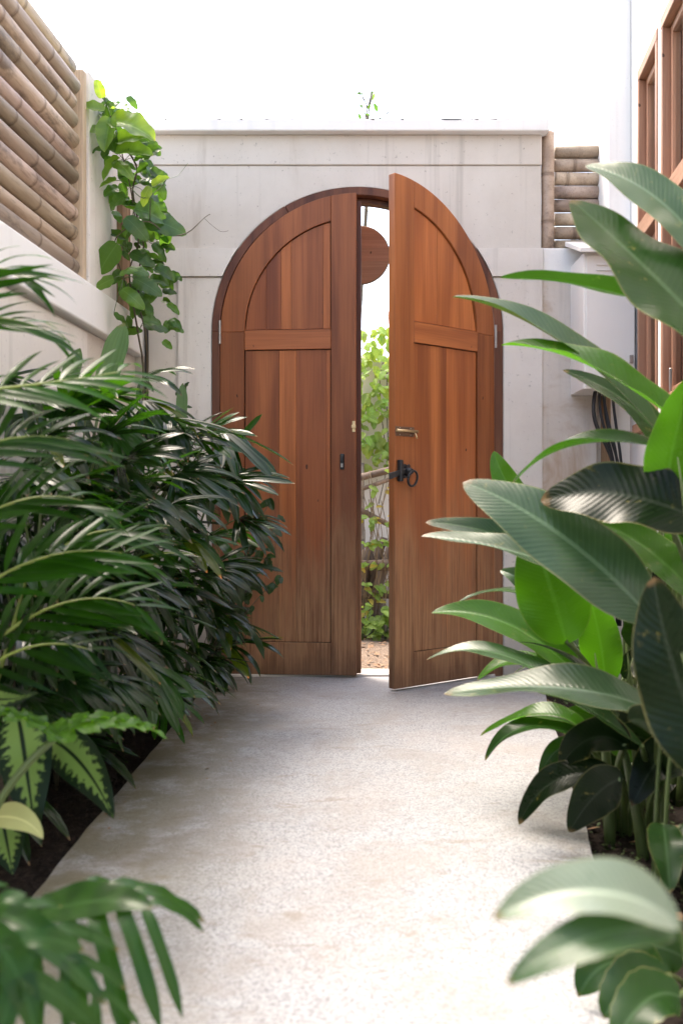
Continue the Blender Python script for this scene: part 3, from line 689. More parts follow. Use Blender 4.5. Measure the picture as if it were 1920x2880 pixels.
for s in (-1, 1):
    a = R(90 - s * 32); tube('string', [hk, Vector((dc.x + dr * math.cos(a), HKY, dc.z + dr * math.sin(a)))], 0.0018, STRING, ds, 5)
tube('hook', [hk, hk + Vector((0, -0.02, 0.015)), hk + Vector((0, -0.13, 0.015))], 0.004, IRON, ds, 6)
# stick fence
sf = thing('stick_fence', 'rough fence of grey branches beyond the gate', 'fence', (0.2, 7.1, -0.05))
def stick(a, b, r): 
    pts = bez([a, a.lerp(b, 0.33) + Vector((random.uniform(-.03,.03), random.uniform(-.02,.02), random.uniform(-.03,.03))), a.lerp(b, 0.66) + Vector((random.uniform(-.03,.03), random.uniform(-.02,.02), random.uniform(-.03,.03))), b], 10)
    k = random.uniform(0.7, 1.4); tube('stick', pts, [r * random.uniform(0.85, 1.1) for _ in pts], STICKW, sf, 7, (k, k, k))
for y, px0, px1, r, dy in ((1338, 700, 1400, 0.026, -30), (1362, 700, 1400, 0.016, -40), (1592, 700, 1400, 0.042, 0), (1674, 700, 1400, 0.030, 4), (1450, 700, 1400, 0.02, 60)):
    stick(P(px0, y - dy * 3, 7.05), P(px1, y + dy * 3, 7.0), r)
for px0, px1, r in ((1030, 1100, .034), (1075, 1035, .03), (1000, 1030, .04), (1120, 1010, .028), (1055, 1060, .024), (1090, 1000, .03), (985, 1080, .026), (960, 930, .03), (1160, 1190, .03), (1220, 1150, .03), (890, 930, .03), (840, 800, .03)):
    a = P(px0, random.uniform(1755, 1785), 7.12); a.z = -0.08; stick(a, P(px1, random.uniform(1500, 1590), random.uniform(7.12, 7.25)), r)
bamboo('bamboo_post', (P(1013, 0, 7.3).x, 7.3, -0.1), (P(1013, 0, 7.3).x, 7.3, 1.2), 0.03, sf)

# ------------------------------------------------------------------ leaf building
def leaf_profile(t, kind):
    if kind == 'paddle': return max(0.0, math.sin(math.pi * min(1, t) ** 0.85)) ** 0.62 * (1 - 0.12 * t) if t < 0.999 else 0.0
    if kind == 'blade': return max(0.0, min(1.0, t / 0.18)) ** 0.7 * min(1.0, ((1 - t) / 0.22)) ** 0.55 if t < 0.999 else 0.06
    if kind == 'lance': return max(0.0, math.sin(math.pi * t ** 0.7)) ** 0.8
    if kind == 'ovate': return max(0.0, math.sin(math.pi * t ** 0.62)) ** 0.75
    if kind == 'heart': return 1.98 * (t + 0.02) ** 0.40 * max(0.0, 1 - t) ** 0.66 * (1 + 0.035 * math.sin(44 * t)) * 0.98
def ribbon(mid, nrm, width, kind, fold=0.2, curl=0.0, nc=6, wav=0.0, wn=6, rip=0.0, nrip=34, ph=0.0, twist=0.0):
    n = len(mid); v, f, uv = [], [], []
    for i, p in enumerate(mid):
        t = i / (n - 1); tg = (mid[min(i+1, n-1)] - mid[max(i-1, 0)]).normalized()
        nn = Vector(nrm); nn = (nn - tg * nn.dot(tg)).normalized()
        if twist: nn = Matrix.Rotation(twist * t, 3, tg) @ nn
        s = tg.cross(nn).normalized(); wd = width * 0.5 * leaf_profile(t, kind)
        for k in range(nc + 1):
            u = -1 + 2 * k / nc; au = abs(u)
            z = au * wd * math.sin(fold) + curl * wd * u * u
            z += wav * wd * au * au * math.sin(t * wn * math.pi + ph + (1.3 if u > 0 else 0))
            z += rip * math.sin(t * nrip * 6.2832 - au * nrip * 0.85) * (1 - 0.3 * au) * (1 if 0 < i < n-1 else 0) * min(1, au * 3)
            v.append(p + s * u * wd * math.cos(fold) + nn * z); uv.append((k / nc, t))
    for i in range(n - 1):
        for k in range(nc): a = i*(nc+1)+k; f.append((a, a+1, a+nc+2, a+nc+1))
    return v, f, uv
def canon(kind, width, bend, fold, mat, n=7, nc=2, curl=0.0, wav=0.0):     # leaf along +Y, unit length, normal +Z
    mid = []; p = Vector((0, 0, 0)); a = 0.0
    for i in range(n + 1):
        mid.append(p.copy()); p = p + Vector((0, math.cos(a), -math.sin(a))) / n; a += bend / n
    v, f, uv = ribbon(mid, (0, 0, 1), width, kind, fold, curl, nc, wav, 5)
    return mesh('leaf_' + kind, v, f, mat, uv, True)
def orient(pos, d, nrm, L, parent, wscale=1.0):
    d = d.normalized(); nrm = nrm - d * nrm.dot(d)
    if nrm.length < 1e-4: nrm = Vector((0.3, -0.5, 0.8)); nrm = nrm - d * nrm.dot(d)
    nrm.normalize(); s = d.cross(nrm).normalized(); o = pos - root_loc(parent)
    m = Matrix(((s.x*L*wscale, d.x*L, nrm.x*L, o.x), (s.y*L*wscale, d.y*L, nrm.y*L, o.y), (s.z*L*wscale, d.z*L, nrm.z*L, o.z), (0, 0, 0, 1)))
    return m
def rv(a=1.0): return Vector((random.uniform(-a, a), random.uniform(-a, a), random.uniform(-a, a)))
def big_leaf(parent, ctrl, width, nrm, mat, fold=0.2, curl=0.0, wav=0.12, kind='paddle', n=44, nc=10, rip=0.0003, twist=0.0, color=None, name='leaf'):
    mid = bez(ctrl, n)
    v, f, uv = ribbon(mid, nrm, width, kind, fold, curl, nc, wav, random.choice((3, 4, 5)), rip, 30, random.uniform(0, 6), twist)
    me = mesh(name, shift(v, parent), f, mat, uv, True)
    return link(name, me, parent, None, color)
def stalk(parent, a, b, r0, r1, mat=None, bow=0.06, name='stalk'):
    c = a.lerp(b, 0.6); c.z = a.z + (b.z - a.z) * 0.75 if b.z > a.z else b.z; c.x = a.x + (b.x - a.x) * 0.3; c.y = a.y + (b.y - a.y) * 0.3
    pts = bez([a, a.lerp(c, 0.6), c, b], 14); k = len(pts) - 1
    return tube(name, pts, [r0 + (r1 - r0) * i / k for i in range(k + 1)], mat or GSTEM, parent, 7)

# ------------------------------------------------------------------ right bed: paddle-leaved plants
UPC = Vector((-0.25, -0.45, 0.86)); CAMN = Vector((-0.2, -0.92, 0.3)); UPN = Vector((-0.1, 0.1, 1.0)); UND = Vector((0.15, -0.75, 0.6))
def paddle_plant(label, base, leaves, stems=(), name='paddle_plant'):
    t = thing(name, label, 'plant', base, 0, 'paddle leaved plants along the house wall')
    b = Vector(base)
    for lf in leaves:
        ctrl = [V(*c) for c in lf['c']]
        big_leaf(t, ctrl, lf['w'], lf.get('n', UPC), lf.get('m', HELI), lf.get('f', 0.22), lf.get('curl', 0.0), lf.get('wav', 0.10), twist=lf.get('tw', 0.0))
        if not lf.get('nostalk'):
            s = lf.get('s'); st0 = b + Vector((random.uniform(-.03, .03), random.uniform(-.04, .04), 0)) if s is None else Vector((s[0], s[1], b.z))
            stalk(t, st0, ctrl[0] + (ctrl[1] - ctrl[0]).normalized() * 0.01, 0.012, 0.006)
    for a in stems:
        st0 = Vector((a[0], a[1], b.z)); top = V(*a[2]); tube('stem', bez([st0, st0.lerp(top, 0.5) + Vector((0.02, 0, 0)), top], 8), [0.016, 0.015, 0.014, 0.013, 0.012, 0.010, 0.008, 0.005, 0.001], GSTEM, t, 8)
    return t
SZ = -0.06
paddle_plant('tallest paddle-leaved plant, its long dark leaves reaching up to the windows', (0.93, 2.35, SZ), [
    dict(c=[(1660, 640, 2.2), (1560, 470, 2.25), (1450, 400, 2.35), (1343, 380, 2.45)], w=0.125, n=Vector((-0.3, -0.62, 0.7)), m=HELIP, f=0.25),
    dict(c=[(1690, 830, 2.1), (1560, 690, 2.15), (1430, 560, 2.25), (1311, 459, 2.35)], w=0.26, n=Vector((0.35, -0.85, 0.35)), m=HELI, f=0.10),
    dict(c=[(1640, 760, 2.3), (1450, 665, 2.4), (1300, 640, 2.5), (1147, 638, 2.6)], w=0.10, n=Vector((0.0, 0.35, 1.0)), m=HELI, f=0.35),
    dict(c=[(1530, 1200, 2.3), (1520, 1080, 2.3), (1560, 960, 2.25), (1590, 860, 2.2)], w=0.12, n=Vector((-0.5, -0.8, 0.2)), m=HELIG, f=0.25),
], stems=[(0.90, 2.33, (1555, 1050, 2.2)), (0.86, 2.25, (1530, 1350, 2.2))])
paddle_plant('paddle-leaved plant with two long pale leaves arching across the open door leaf', (0.98, 2.75, SZ), [
    dict(c=[(1520, 1010, 2.6), (1400, 850, 2.6), (1200, 700, 2.75), (1036, 682, 2.85)], w=0.135, n=Vector((-0.1, -0.30, 0.95)), m=HELIP, f=0.5, wav=0.05),
    dict(c=[(1575, 985, 2.45), (1440, 880, 2.5), (1300, 790, 2.6), (1150, 793, 2.7)], w=0.155, n=Vector((0.1, -0.42, 0.9)), m=HELIG, f=0.42, wav=0.08),
    dict(c=[(1570, 1045, 2.35), (1440, 1000, 2.4), (1260, 990, 2.5), (1168, 1125, 2.55)], w=0.125, n=Vector((0.0, -0.25, 1.0)), m=HELI, f=0.32, wav=0.12),
    dict(c=[(1525, 1045, 2.75), (1500, 960, 2.75), (1420, 890, 2.8), (1290, 850, 2.85)], w=0.10, n=Vector((0.1, -0.7, 0.6)), m=HELI, f=0.2),
])
paddle_plant('paddle-leaved plant with one broad ribbed leaf pointing at the ring latch', (0.90, 2.45, SZ), [
    dict(c=[(1500, 1430, 2.25), (1390, 1290, 2.3), (1200, 1150, 2.4), (1062, 1108, 2.5)], w=0.205, n=Vector((-0.25, -0.66, 0.7)), m=HELIP, f=0.12, curl=-0.12, wav=0.06),
    dict(c=[(1480, 1400, 2.45), (1300, 1290, 2.5), (1120, 1240, 2.6), (965, 1232, 2.7)], w=0.12, n=Vector((-0.1, -0.40, 0.95)), m=HELIP, f=0.4, wav=0.1),
    dict(c=[(1440, 1360, 2.6), (1250, 1260, 2.65), (1100, 1200, 2.7), (976, 1200, 2.75)], w=0.105, n=Vector((0.0, -0.7, 0.7)), m=HELI, f=0.15),
    dict(c=[(1640, 1210, 2.2), (1500, 1140, 2.25), (1380, 1110, 2.3), (1240, 1150, 2.4)], w=0.20, n=Vector((0.3, -0.85, 0.4)), m=HELID, f=0.15),
    dict(c=[(1600, 1370, 2.5), (1520, 1280, 2.5), (1440, 1220, 2.6), (1370, 1200, 2.6)], w=0.17, n=Vector((0.4, -0.8, 0.5)), m=HELIG, f=0.15),
], stems=[(0.88, 2.42, (1500, 1420, 2.25))])
paddle_plant('paddle-leaved plant with upright green leaves lit from behind', (0.86, 2.9, SZ), [
    dict(c=[(1300, 1480, 2.75), (1280, 1400, 2.75), (1250, 1300, 2.8), (1215, 1210, 2.85)], w=0.215, n=Vector((-0.1, -0.97, 0.2)), m=HELIG, f=0.12),
    dict(c=[(1240, 1260, 3.2), (1200, 1170, 3.2), (1150, 1100, 3.25), (1133, 1036, 3.3)], w=0.105, n=Vector((-0.3, -0.95, 0.1)), m=HELIG, f=0.15),
    dict(c=[(1390, 1580, 2.9), (1385, 1500, 2.9), (1370, 1420, 2.9), (1345, 1350, 2.9)], w=0.13, n=Vector((-0.3, -0.95, 0.1)), m=HELIG, f=0.2),
    dict(c=[(1510, 1180, 2.8), (1500, 1130, 2.8), (1490, 1090, 2.8), (1492, 1055, 2.85)], w=0.07, n=Vector((-0.3, -0.95, 0.1)), m=HELIG, f=0.2),
    dict(c=[(1330, 1560, 3.0), (1290, 1530, 3.0), (1250, 1500, 3.0), (1225, 1455, 3.05)], w=0.09, n=CAMN, m=HELIG, f=0.2),
])
paddle_plant('low paddle-leaved plant whose glossy pale leaves reach towards the open door', (0.88, 3.15, SZ), [
    dict(c=[(1330, 1490, 3.1), (1260, 1370, 3.15), (1150, 1320, 3.2), (1045, 1390, 3.25)], w=0.10, n=Vector((-0.1, -0.1, 1.0)), m=HELIP, f=0.3, wav=0.2),
    dict(c=[(1330, 1560, 2.9), (1240, 1450, 2.95), (1110, 1390, 3.05), (990, 1408, 3.1)], w=0.14, n=Vector((-0.2, -0.5, 0.85)), m=HELIG, f=0.3, wav=0.1),
    dict(c=[(1360, 1640, 2.8), (1260, 1540, 2.85), (1120, 1450, 2.95), (978, 1516, 3.0)], w=0.115, n=Vector((-0.1, -0.22, 1.0)), m=HELIP, f=0.25, wav=0.15),
    dict(c=[(1290, 1560, 3.0), (1220, 1490, 3.05), (1150, 1510, 3.1), (1095, 1562, 3.1)], w=0.085, n=Vector((-0.1, -0.4, 0.9)), m=HELIG, f=0.25),
    dict(c=[(1350, 1600, 3.1), (1300, 1520, 3.15), (1240, 1510, 3.2), (1180, 1545, 3.25)], w=0.09, n=Vector((-0.1, -0.15, 1.0)), m=HELIP, f=0.2),
    dict(c=[(1220, 1370, 3.2), (1200, 1330, 3.2), (1180, 1320, 3.2), (1148, 1310, 3.25)], w=0.07, n=Vector((-0.5, -0.5, 0.6)), m=HELIP, f=0.5),
    dict(c=[(1420, 1650, 2.6), (1380, 1570, 2.65), (1300, 1480, 2.75), (1190, 1475, 2.8)], w=0.06, n=Vector((0, 0.2, 1)), m=HELID, f=0.4),
])
paddle_plant('paddle-leaved plant with a long level leaf hanging over the corner of the path', (0.80, 2.55, SZ), [
    dict(c=[(1515, 1640, 2.3), (1380, 1570, 2.35), (1200, 1565, 2.45), (1018, 1594, 2.55)], w=0.15, n=Vector((-0.05, -0.42, 0.9)), m=HELIP, f=0.25, wav=0.18),
    dict(c=[(1480, 1720, 2.4), (1300, 1570, 2.5), (1200, 1570, 2.6), (1130, 1590, 2.65)], w=0.08, n=Vector((-0.05, -0.2, 1)), m=HELI, f=0.3),
])
paddle_plant('low dark plant with drooping pointed leaves overhanging the path', (0.74, 2.7, SZ), [
    dict(c=[(1350, 1690, 2.65), (1290, 1610, 2.65), (1180, 1640, 2.75), (1101, 1692, 2.8)], w=0.10, n=Vector((-0.1, -0.25, 1.0)), m=HELIG, f=0.3),
    dict(c=[(1340, 1700, 2.6), (1250, 1640, 2.65), (1160, 1660, 2.7), (1113, 1748, 2.7)], w=0.085, n=Vector((-0.2, -0.3, 0.9)), m=HELI, f=0.3),
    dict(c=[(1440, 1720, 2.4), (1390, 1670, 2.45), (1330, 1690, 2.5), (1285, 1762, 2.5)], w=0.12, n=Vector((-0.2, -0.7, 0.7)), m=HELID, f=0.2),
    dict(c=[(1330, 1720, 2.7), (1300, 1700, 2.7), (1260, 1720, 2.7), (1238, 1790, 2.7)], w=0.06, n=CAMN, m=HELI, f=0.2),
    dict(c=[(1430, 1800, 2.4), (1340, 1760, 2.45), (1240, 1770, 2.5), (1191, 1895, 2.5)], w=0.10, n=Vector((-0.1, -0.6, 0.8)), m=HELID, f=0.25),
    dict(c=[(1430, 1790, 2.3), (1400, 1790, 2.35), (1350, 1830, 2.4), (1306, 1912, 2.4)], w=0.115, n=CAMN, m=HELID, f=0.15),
    dict(c=[(1520, 1730, 2.5), (1480, 1680, 2.5), (1430, 1680, 2.5), (1380, 1720, 2.5)], w=0.08, n=CAMN, m=HELID, f=0.15),
    dict(c=[(1460, 1760, 2.7), (1420, 1690, 2.75), (1380, 1640, 2.8), (1300, 1630, 2.85)], w=0.09, n=CAMN, m=HELIG, f=0.15),
], stems=[(0.70, 2.6, (1365, 1500, 2.6)), (0.76, 2.5, (1400, 1600, 2.5)), (0.80, 2.7, (1440, 1500, 2.6))])
paddle_plant('paddle plant whose big pale leaf bends low over the path', (0.62, 1.45, SZ), [
    dict(c=[(1560, 2125, 0.86), (1450, 2030, 0.85), (1290, 2020, 0.87), (1132, 2112, 0.88)], w=0.068, n=Vector((-0.1, -0.48, 0.87)), m=HELIW, f=0.30, wav=0.05, nostalk=True),
    dict(c=[(1550, 2140, 0.86), (1450, 2110, 0.84), (1300, 2150, 0.83), (1162, 2262, 0.83)], w=0.050, n=Vector((0.05, -0.45, 0.9)), m=HELIP, f=0.15, wav=0.05, nostalk=True),
    dict(c=[(1660, 1800, 1.6), (1580, 1660, 1.65), (1520, 1480, 1.7), (1500, 1325, 1.75)], w=0.15, n=Vector((-0.5, -0.85, 0.1)), m=HELID, f=0.12),
], stems=[(0.44, 1.02, (1560, 2118, 0.86)), (0.66, 1.45, (1565, 1500, 1.5))])
# filling canes and dark leaves behind, so the bed reads as a thicket
for i, (bx_, by_, lab) in enumerate(((1.08, 3.0, 'slender paddle-leaved plant close against the house wall'), (1.02, 2.25, 'shaded paddle-leaved plant between house wall and tallest plant'), (1.08, 3.55, 'paddle-leaved plant under the timber windows'), (0.86, 1.95, 'dark paddle-leaved plant with canes beside the small heart-leaved plant'))):
    t = thing('paddle_plant', lab, 'plant', (bx_, by_, SZ), 0, 'paddle leaved plants along the house wall')
    for k in range(12):
        a = random.uniform(-2.6, 0.3); hgt = random.uniform(0.25, 0.95); L = random.uniform(0.25, 0.42)
        b0 = Vector((bx_ + random.uniform(-.08, .08), by_ + random.uniform(-.1, .1), SZ)); d = Vector((math.cos(a) * 0.6, math.sin(a) * 0.6, 0.7))
        if d.x > 0: d.x *= 0.2
        top = b0 + Vector((d.x * 0.15, d.y * 0.15, hgt)); top.x = min(top.x, RW(top.y) - 0.08)
        tip = top + d * L; tip.x = min(tip.x, RW(tip.y) - 0.05); mid_ = top.lerp(tip, 0.5) + Vector((0, 0, 0.06))
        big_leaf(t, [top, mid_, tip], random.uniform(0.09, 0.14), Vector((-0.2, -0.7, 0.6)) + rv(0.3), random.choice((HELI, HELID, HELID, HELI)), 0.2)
        stalk(t, b0, top.lerp(mid_, 0.03), 0.010, 0.006)
    for k in range(4):
        b0 = Vector((bx_ + random.uniform(-.1, .08), by_ + random.uniform(-.12, .12), SZ)); hh = random.uniform(0.6, 1.0)
        tube('stem', bez([b0, b0 + Vector((random.uniform(-.03, .03), 0, hh * 0.5)), b0 + Vector((random.uniform(-.06, .03), random.uniform(-.05, .05), hh))], 7), [0.015, .014, .013, .012, .010, .008, .005, .001], GSTEM, t, 7)
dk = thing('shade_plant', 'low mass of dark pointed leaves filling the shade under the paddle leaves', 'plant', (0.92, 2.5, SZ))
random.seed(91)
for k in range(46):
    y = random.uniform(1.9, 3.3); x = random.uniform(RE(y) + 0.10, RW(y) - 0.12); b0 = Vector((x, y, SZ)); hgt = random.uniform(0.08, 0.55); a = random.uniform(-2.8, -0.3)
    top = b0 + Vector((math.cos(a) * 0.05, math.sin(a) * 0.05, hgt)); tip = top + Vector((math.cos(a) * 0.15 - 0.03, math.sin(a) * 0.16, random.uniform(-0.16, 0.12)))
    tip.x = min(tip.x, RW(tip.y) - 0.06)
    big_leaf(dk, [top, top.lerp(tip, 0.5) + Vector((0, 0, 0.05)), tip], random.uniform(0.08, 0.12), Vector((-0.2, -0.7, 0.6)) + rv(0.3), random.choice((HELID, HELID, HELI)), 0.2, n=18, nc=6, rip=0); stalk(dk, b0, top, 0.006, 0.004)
rp = thing('red_leaved_plant', 'small dark red leaved plant in the shade of the paddle plants', 'plant', (0.93, 2.62, SZ))
for k in range(9):
    a = random.uniform(0, 6.28); b0 = Vector((0.93, 2.62, SZ)); tp = b0 + Vector((math.cos(a) * 0.05, math.sin(a) * 0.05, random.uniform(0.2, 0.36)))
    tip = tp + Vector((math.cos(a) * 0.16, math.sin(a) * 0.14, random.uniform(-0.05, 0.08)))
    big_leaf(rp, [tp, tp.lerp(tip, 0.5) + Vector((0, 0, 0.04)), tip], 0.07, Vector((-0.2, -0.6, 0.7)), REDL, 0.15, n=12, nc=4, rip=0); stalk(rp, b0, tp, 0.005, 0.003, BARK)
hp = thing('heart_leaved_plant', 'small heart-leaved plant at the path edge below the big bent leaf', 'plant', (0.62, 1.78, SZ))
for c, wd, nn in (([(1500, 2250, 1.72), (1440, 2200, 1.72), (1380, 2180, 1.70), (1326, 2290, 1.68)], 0.105, Vector((-0.2, -0.75, 0.6))), ([(1530, 2240, 1.66), (1470, 2230, 1.65), (1420, 2270, 1.62), (1385, 2340, 1.6)], 0.09, Vector((-0.1, -0.6, 0.8))),
                  ([(1560, 2290, 1.55), (1510, 2260, 1.55), (1450, 2310, 1.5), (1410, 2400, 1.48)], 0.09, Vector((-0.1, -0.5, 0.8))), ([(1570, 2200, 1.8), (1520, 2170, 1.8), (1470, 2160, 1.78), (1425, 2190, 1.78)], 0.09, Vector((-0.2, -0.7, 0.6)))):
    ct = [V(*q) for q in c]; big_leaf(hp, ct, wd, nn, HELI, 0.15, 0.0, 0.15, 'heart', 20, 8, 0.0006); stalk(hp, Vector((0.62, 1.75, SZ)), ct[0], 0.005, 0.003)

# ------------------------------------------------------------------ left bed
BL = [canon('blade', 0.135, b, fo, RHAP, 8, 4) for b, fo in ((0.3, 0.25), (0.6, 0.2), (0.95, 0.25), (1.4, 0.2))]
def fan(parent, hub, d, nrm, L, nbl, spread, base):
    st0 = base
    fr = tube('frond', bez([st0, st0.lerp(hub, 0.6) + Vector((0, 0, 0.06)), hub], 8), [0.0045 - 0.0002 * i for i in range(9)], GSTEM, parent, 5)
    d = d.normalized(); nrm = (nrm - d * nrm.dot(d)).normalized(); s = d.cross(nrm)
    tn = random.choice((0.7, 0.9, 1.1, 1.3, 2.2)); yl = random.uniform(0.9, 1.2)
    for i in range(nbl):
        a = spread * ((i + 0.5) / nbl - 0.5) * 2 + random.uniform(-0.06, 0.06)
        dd = d * math.cos(a) + s * math.sin(a) + nrm * random.uniform(-0.08, 0.10)
        l = L * (1 - 0.22 * abs(a) / max(0.1, spread)) * random.uniform(0.9, 1.08)
        nn = nrm + s * random.uniform(-.35, .35) + Vector((0, 0, 0.2))
        o = link('leaflet', random.choice(BL), fr, orient(hub, dd, nn, l, parent, random.uniform(0.85, 1.25)))
        o.color = (tn * yl, tn, tn * 0.95, 1)
        if random.random() < 0.02: o.color = (7.0, 3.2, 1.6, 1)
    return fr
def lady_palm(label, base, n, hmin, hmax, rad, seed, lean=(0.4, -0.35)):
    random.seed(seed); t = thing('lady_palm', label, 'palm', base, 0, 'lady palms along the left bed'); b = Vector(base)
    canes = []
    for k in range(4):
        c0 = b + Vector((random.uniform(-.10, .06), random.uniform(-.16, .16), 0)); hh = hmax * random.uniform(0.55, 0.8)
        c1 = c0 + Vector((random.uniform(-.02, .08), random.uniform(-.08, .05), hh)); canes.append((c0, c1))
        tube('cane', bez([c0, c0.lerp(c1, 0.5) + Vector((0.01, 0.01, 0)), c1], 8), 0.010, CANE, t, 7)
    for k in range(n):
        c0, c1 = random.choice(canes); q = (k + 0.5) / n
        h = hmin + (hmax - hmin) * q
        a = random.uniform(-math.pi * 0.85, math.pi * 0.5); out_ = Vector((math.cos(a) + lean[0], math.sin(a) + lean[1], 0))
        st0 = c0.lerp(c1, min(1, h / hmax))
        ex = rad * random.uniform(0.35, 1.0) * (1.15 - 0.55 * q); hub = st0 + out_.normalized() * ex; hub.z = h + random.uniform(-.05, .08)
        hub.x = max(hub.x, LW(hub.y) + 0.05)
        d = out_.normalized() * random.uniform(0.7, 1.0) + Vector((0, 0, random.uniform(-0.35, 0.25) + 0.45 * q))
        nrm = Vector((0, 0, 1)) + out_ * -0.1 + Vector((0.15, -0.35, 0)) * random.uniform(0, 1)
        fan(t, hub, d, nrm, random.uniform(0.22, 0.33), random.randint(6, 9), random.uniform(0.85, 1.35), st0)
    for k in range(10):                       # shaded fans close to the wall
        st0 = Vector((b.x - 0.03, b.y + random.uniform(-.2, .2), 0.05)); hub = Vector((LW(b.y) + random.uniform(0.05, 0.18), b.y + random.uniform(-.28, .28), random.uniform(0.15, hmax * 0.85)))
        fan(t, hub, Vector((random.uniform(-.2, .6), random.uniform(-.9, .3), random.uniform(-.6, .5))), Vector((0.3, -0.7, 0.5)), random.uniform(0.2, 0.3), 7, 1.4, st0)
    return t
lpA = lady_palm('lady palm with glossy fan leaves leaning over the foot of the nearly shut door leaf', (-0.86, 4.35, SZ), 22, 0.30, 1.12, 0.36, 11)
lpB = lady_palm('lady palm in the middle of the clump, below the vine', (-0.90, 3.85, SZ), 24, 0.28, 1.20, 0.36, 12)
lpC = lady_palm('lady palm beside the palm with feathery fronds, shading the path edge', (-0.90, 3.3, SZ), 24, 0.22, 1.18, 0.34, 13)
lady_palm('low lady palm between the variegated plant and the feathery palm', (-0.88, 2.8, SZ), 16, 0.14, 0.85, 0.27, 14)
def pfan(t, hub, tip, n, spread, nrm=(0.1, -0.5, 0.85)):
    h = V(*hub); e = V(*tip); b = Vector(t.location); b0 = Vector((b.x + 0.02, b.y, max(0.2, h.z * 0.6))); d = e - h
    fan(t, h, d, Vector(nrm), d.length * 1.08, n, spread, b0)
random.seed(18)
pfan(lpA, (548, 1190, 4.05), (655, 1225, 3.95), 8, 1.2); pfan(lpA, (500, 985, 4.15), (640, 1075, 4.0), 8, 0.9, (0.1, -0.3, 1)); pfan(lpA, (520, 1290, 4.05), (630, 1330, 3.95), 8, 1.1)
pfan(lpA, (480, 1390, 4.0), (560, 1450, 3.9), 8, 1.1); pfan(lpA, (470, 1060, 4.1), (600, 1160, 4.0), 8, 1.0); pfan(lpA, (440, 1480, 3.9), (520, 1540, 3.85), 7, 1.1)
pfan(lpB, (415, 1085, 3.6), (545, 1130, 3.5), 9, 1.5, (0.1, -0.75, 0.6)); pfan(lpB, (380, 960, 3.7), (520, 985, 3.6), 8, 1.0, (0, -0.25, 1)); pfan(lpB, (330, 920, 3.7), (430, 1010, 3.55), 8, 1.1)
pfan(lpB, (420, 1230, 3.6), (520, 1290, 3.5), 8, 1.2); pfan(lpB, (400, 1350, 3.5), (490, 1450, 3.4), 8, 1.1); pfan(lpB, (370, 1480, 3.4), (440, 1590, 3.3), 8, 1.0)
pfan(lpC, (250, 980, 3.2), (390, 1040, 3.1), 8, 1.1); pfan(lpC, (330, 1150, 3.2), (430, 1230, 3.1), 8, 1.2); pfan(lpC, (300, 1330, 3.1), (400, 1430, 3.0), 8, 1.1); pfan(lpC, (330, 1520, 3.0), (410, 1660, 2.9), 7, 0.9)
pfan(lpC, (240, 1450, 2.9), (330, 1580, 2.8), 7, 1.0); pfan(lpC, (180, 1080, 3.1), (290, 1180, 3.0), 8, 1.2); pfan(lpC, (200, 930, 3.3), (300, 890, 3.2), 7, 0.9)
lpD = [o for o in COL.objects if o.name.startswith('lady_palm') and o.parent is None][-1]
for hx, hy, hz, tx, ty, tz in ((60, 900, 2.9, 190, 860, 2.8), (110, 1000, 2.8, 250, 960, 2.7), (40, 1080, 2.7, 170, 1060, 2.6), (150, 1180, 2.8, 270, 1150, 2.7), (230, 1230, 2.9, 350, 1220, 2.8), (60, 1250, 2.6, 190, 1300, 2.5), (280, 1060, 3.1, 400, 1000, 3.0),
        (170, 1350, 2.7, 280, 1420, 2.6), (90, 1450, 2.5, 190, 1540, 2.4), (250, 1560, 2.8, 330, 1660, 2.7), (150, 1560, 2.6, 240, 1650, 2.5), (390, 1160, 3.4, 520, 1170, 3.3), (450, 1010, 3.9, 560, 960, 3.8), (330, 870, 3.6, 420, 830, 3.5), (520, 1100, 4.0, 650, 1110, 3.9),
        (470, 1310, 3.8, 590, 1310, 3.7), (300, 1290, 3.0, 420, 1300, 2.9), (60, 1600, 2.5, 150, 1660, 2.4), (380, 1600, 3.2, 440, 1680, 3.1), (20, 960, 3.35, 110, 990, 3.3), (90, 1040, 3.4, 190, 1090, 3.35), (10, 1150, 3.35, 110, 1200, 3.3), (120, 1220, 3.4, 220, 1270, 3.35), (20, 1320, 3.3, 120, 1390, 3.25), (200, 1010, 3.5, 300, 1060, 3.4), (10, 870, 3.4, 100, 900, 3.35), (210, 1160, 3.5, 310, 1220, 3.4), (110, 920, 3.5, 210, 950, 3.4)):
    pfan(lpA if hz > 3.7 else lpB if hz > 3.25 else lpC if hz > 2.85 else lpD, (hx, hy, hz), (tx, ty, tz), 8, random.uniform(1.0, 1.5), (random.uniform(-.2, .3), -0.65, 0.75))
random.seed(21)
PL = [canon('lance', 0.105, b, 0.18, PINN, 7, 2) for b in (0.1, 0.3, 0.5, 0.8)]
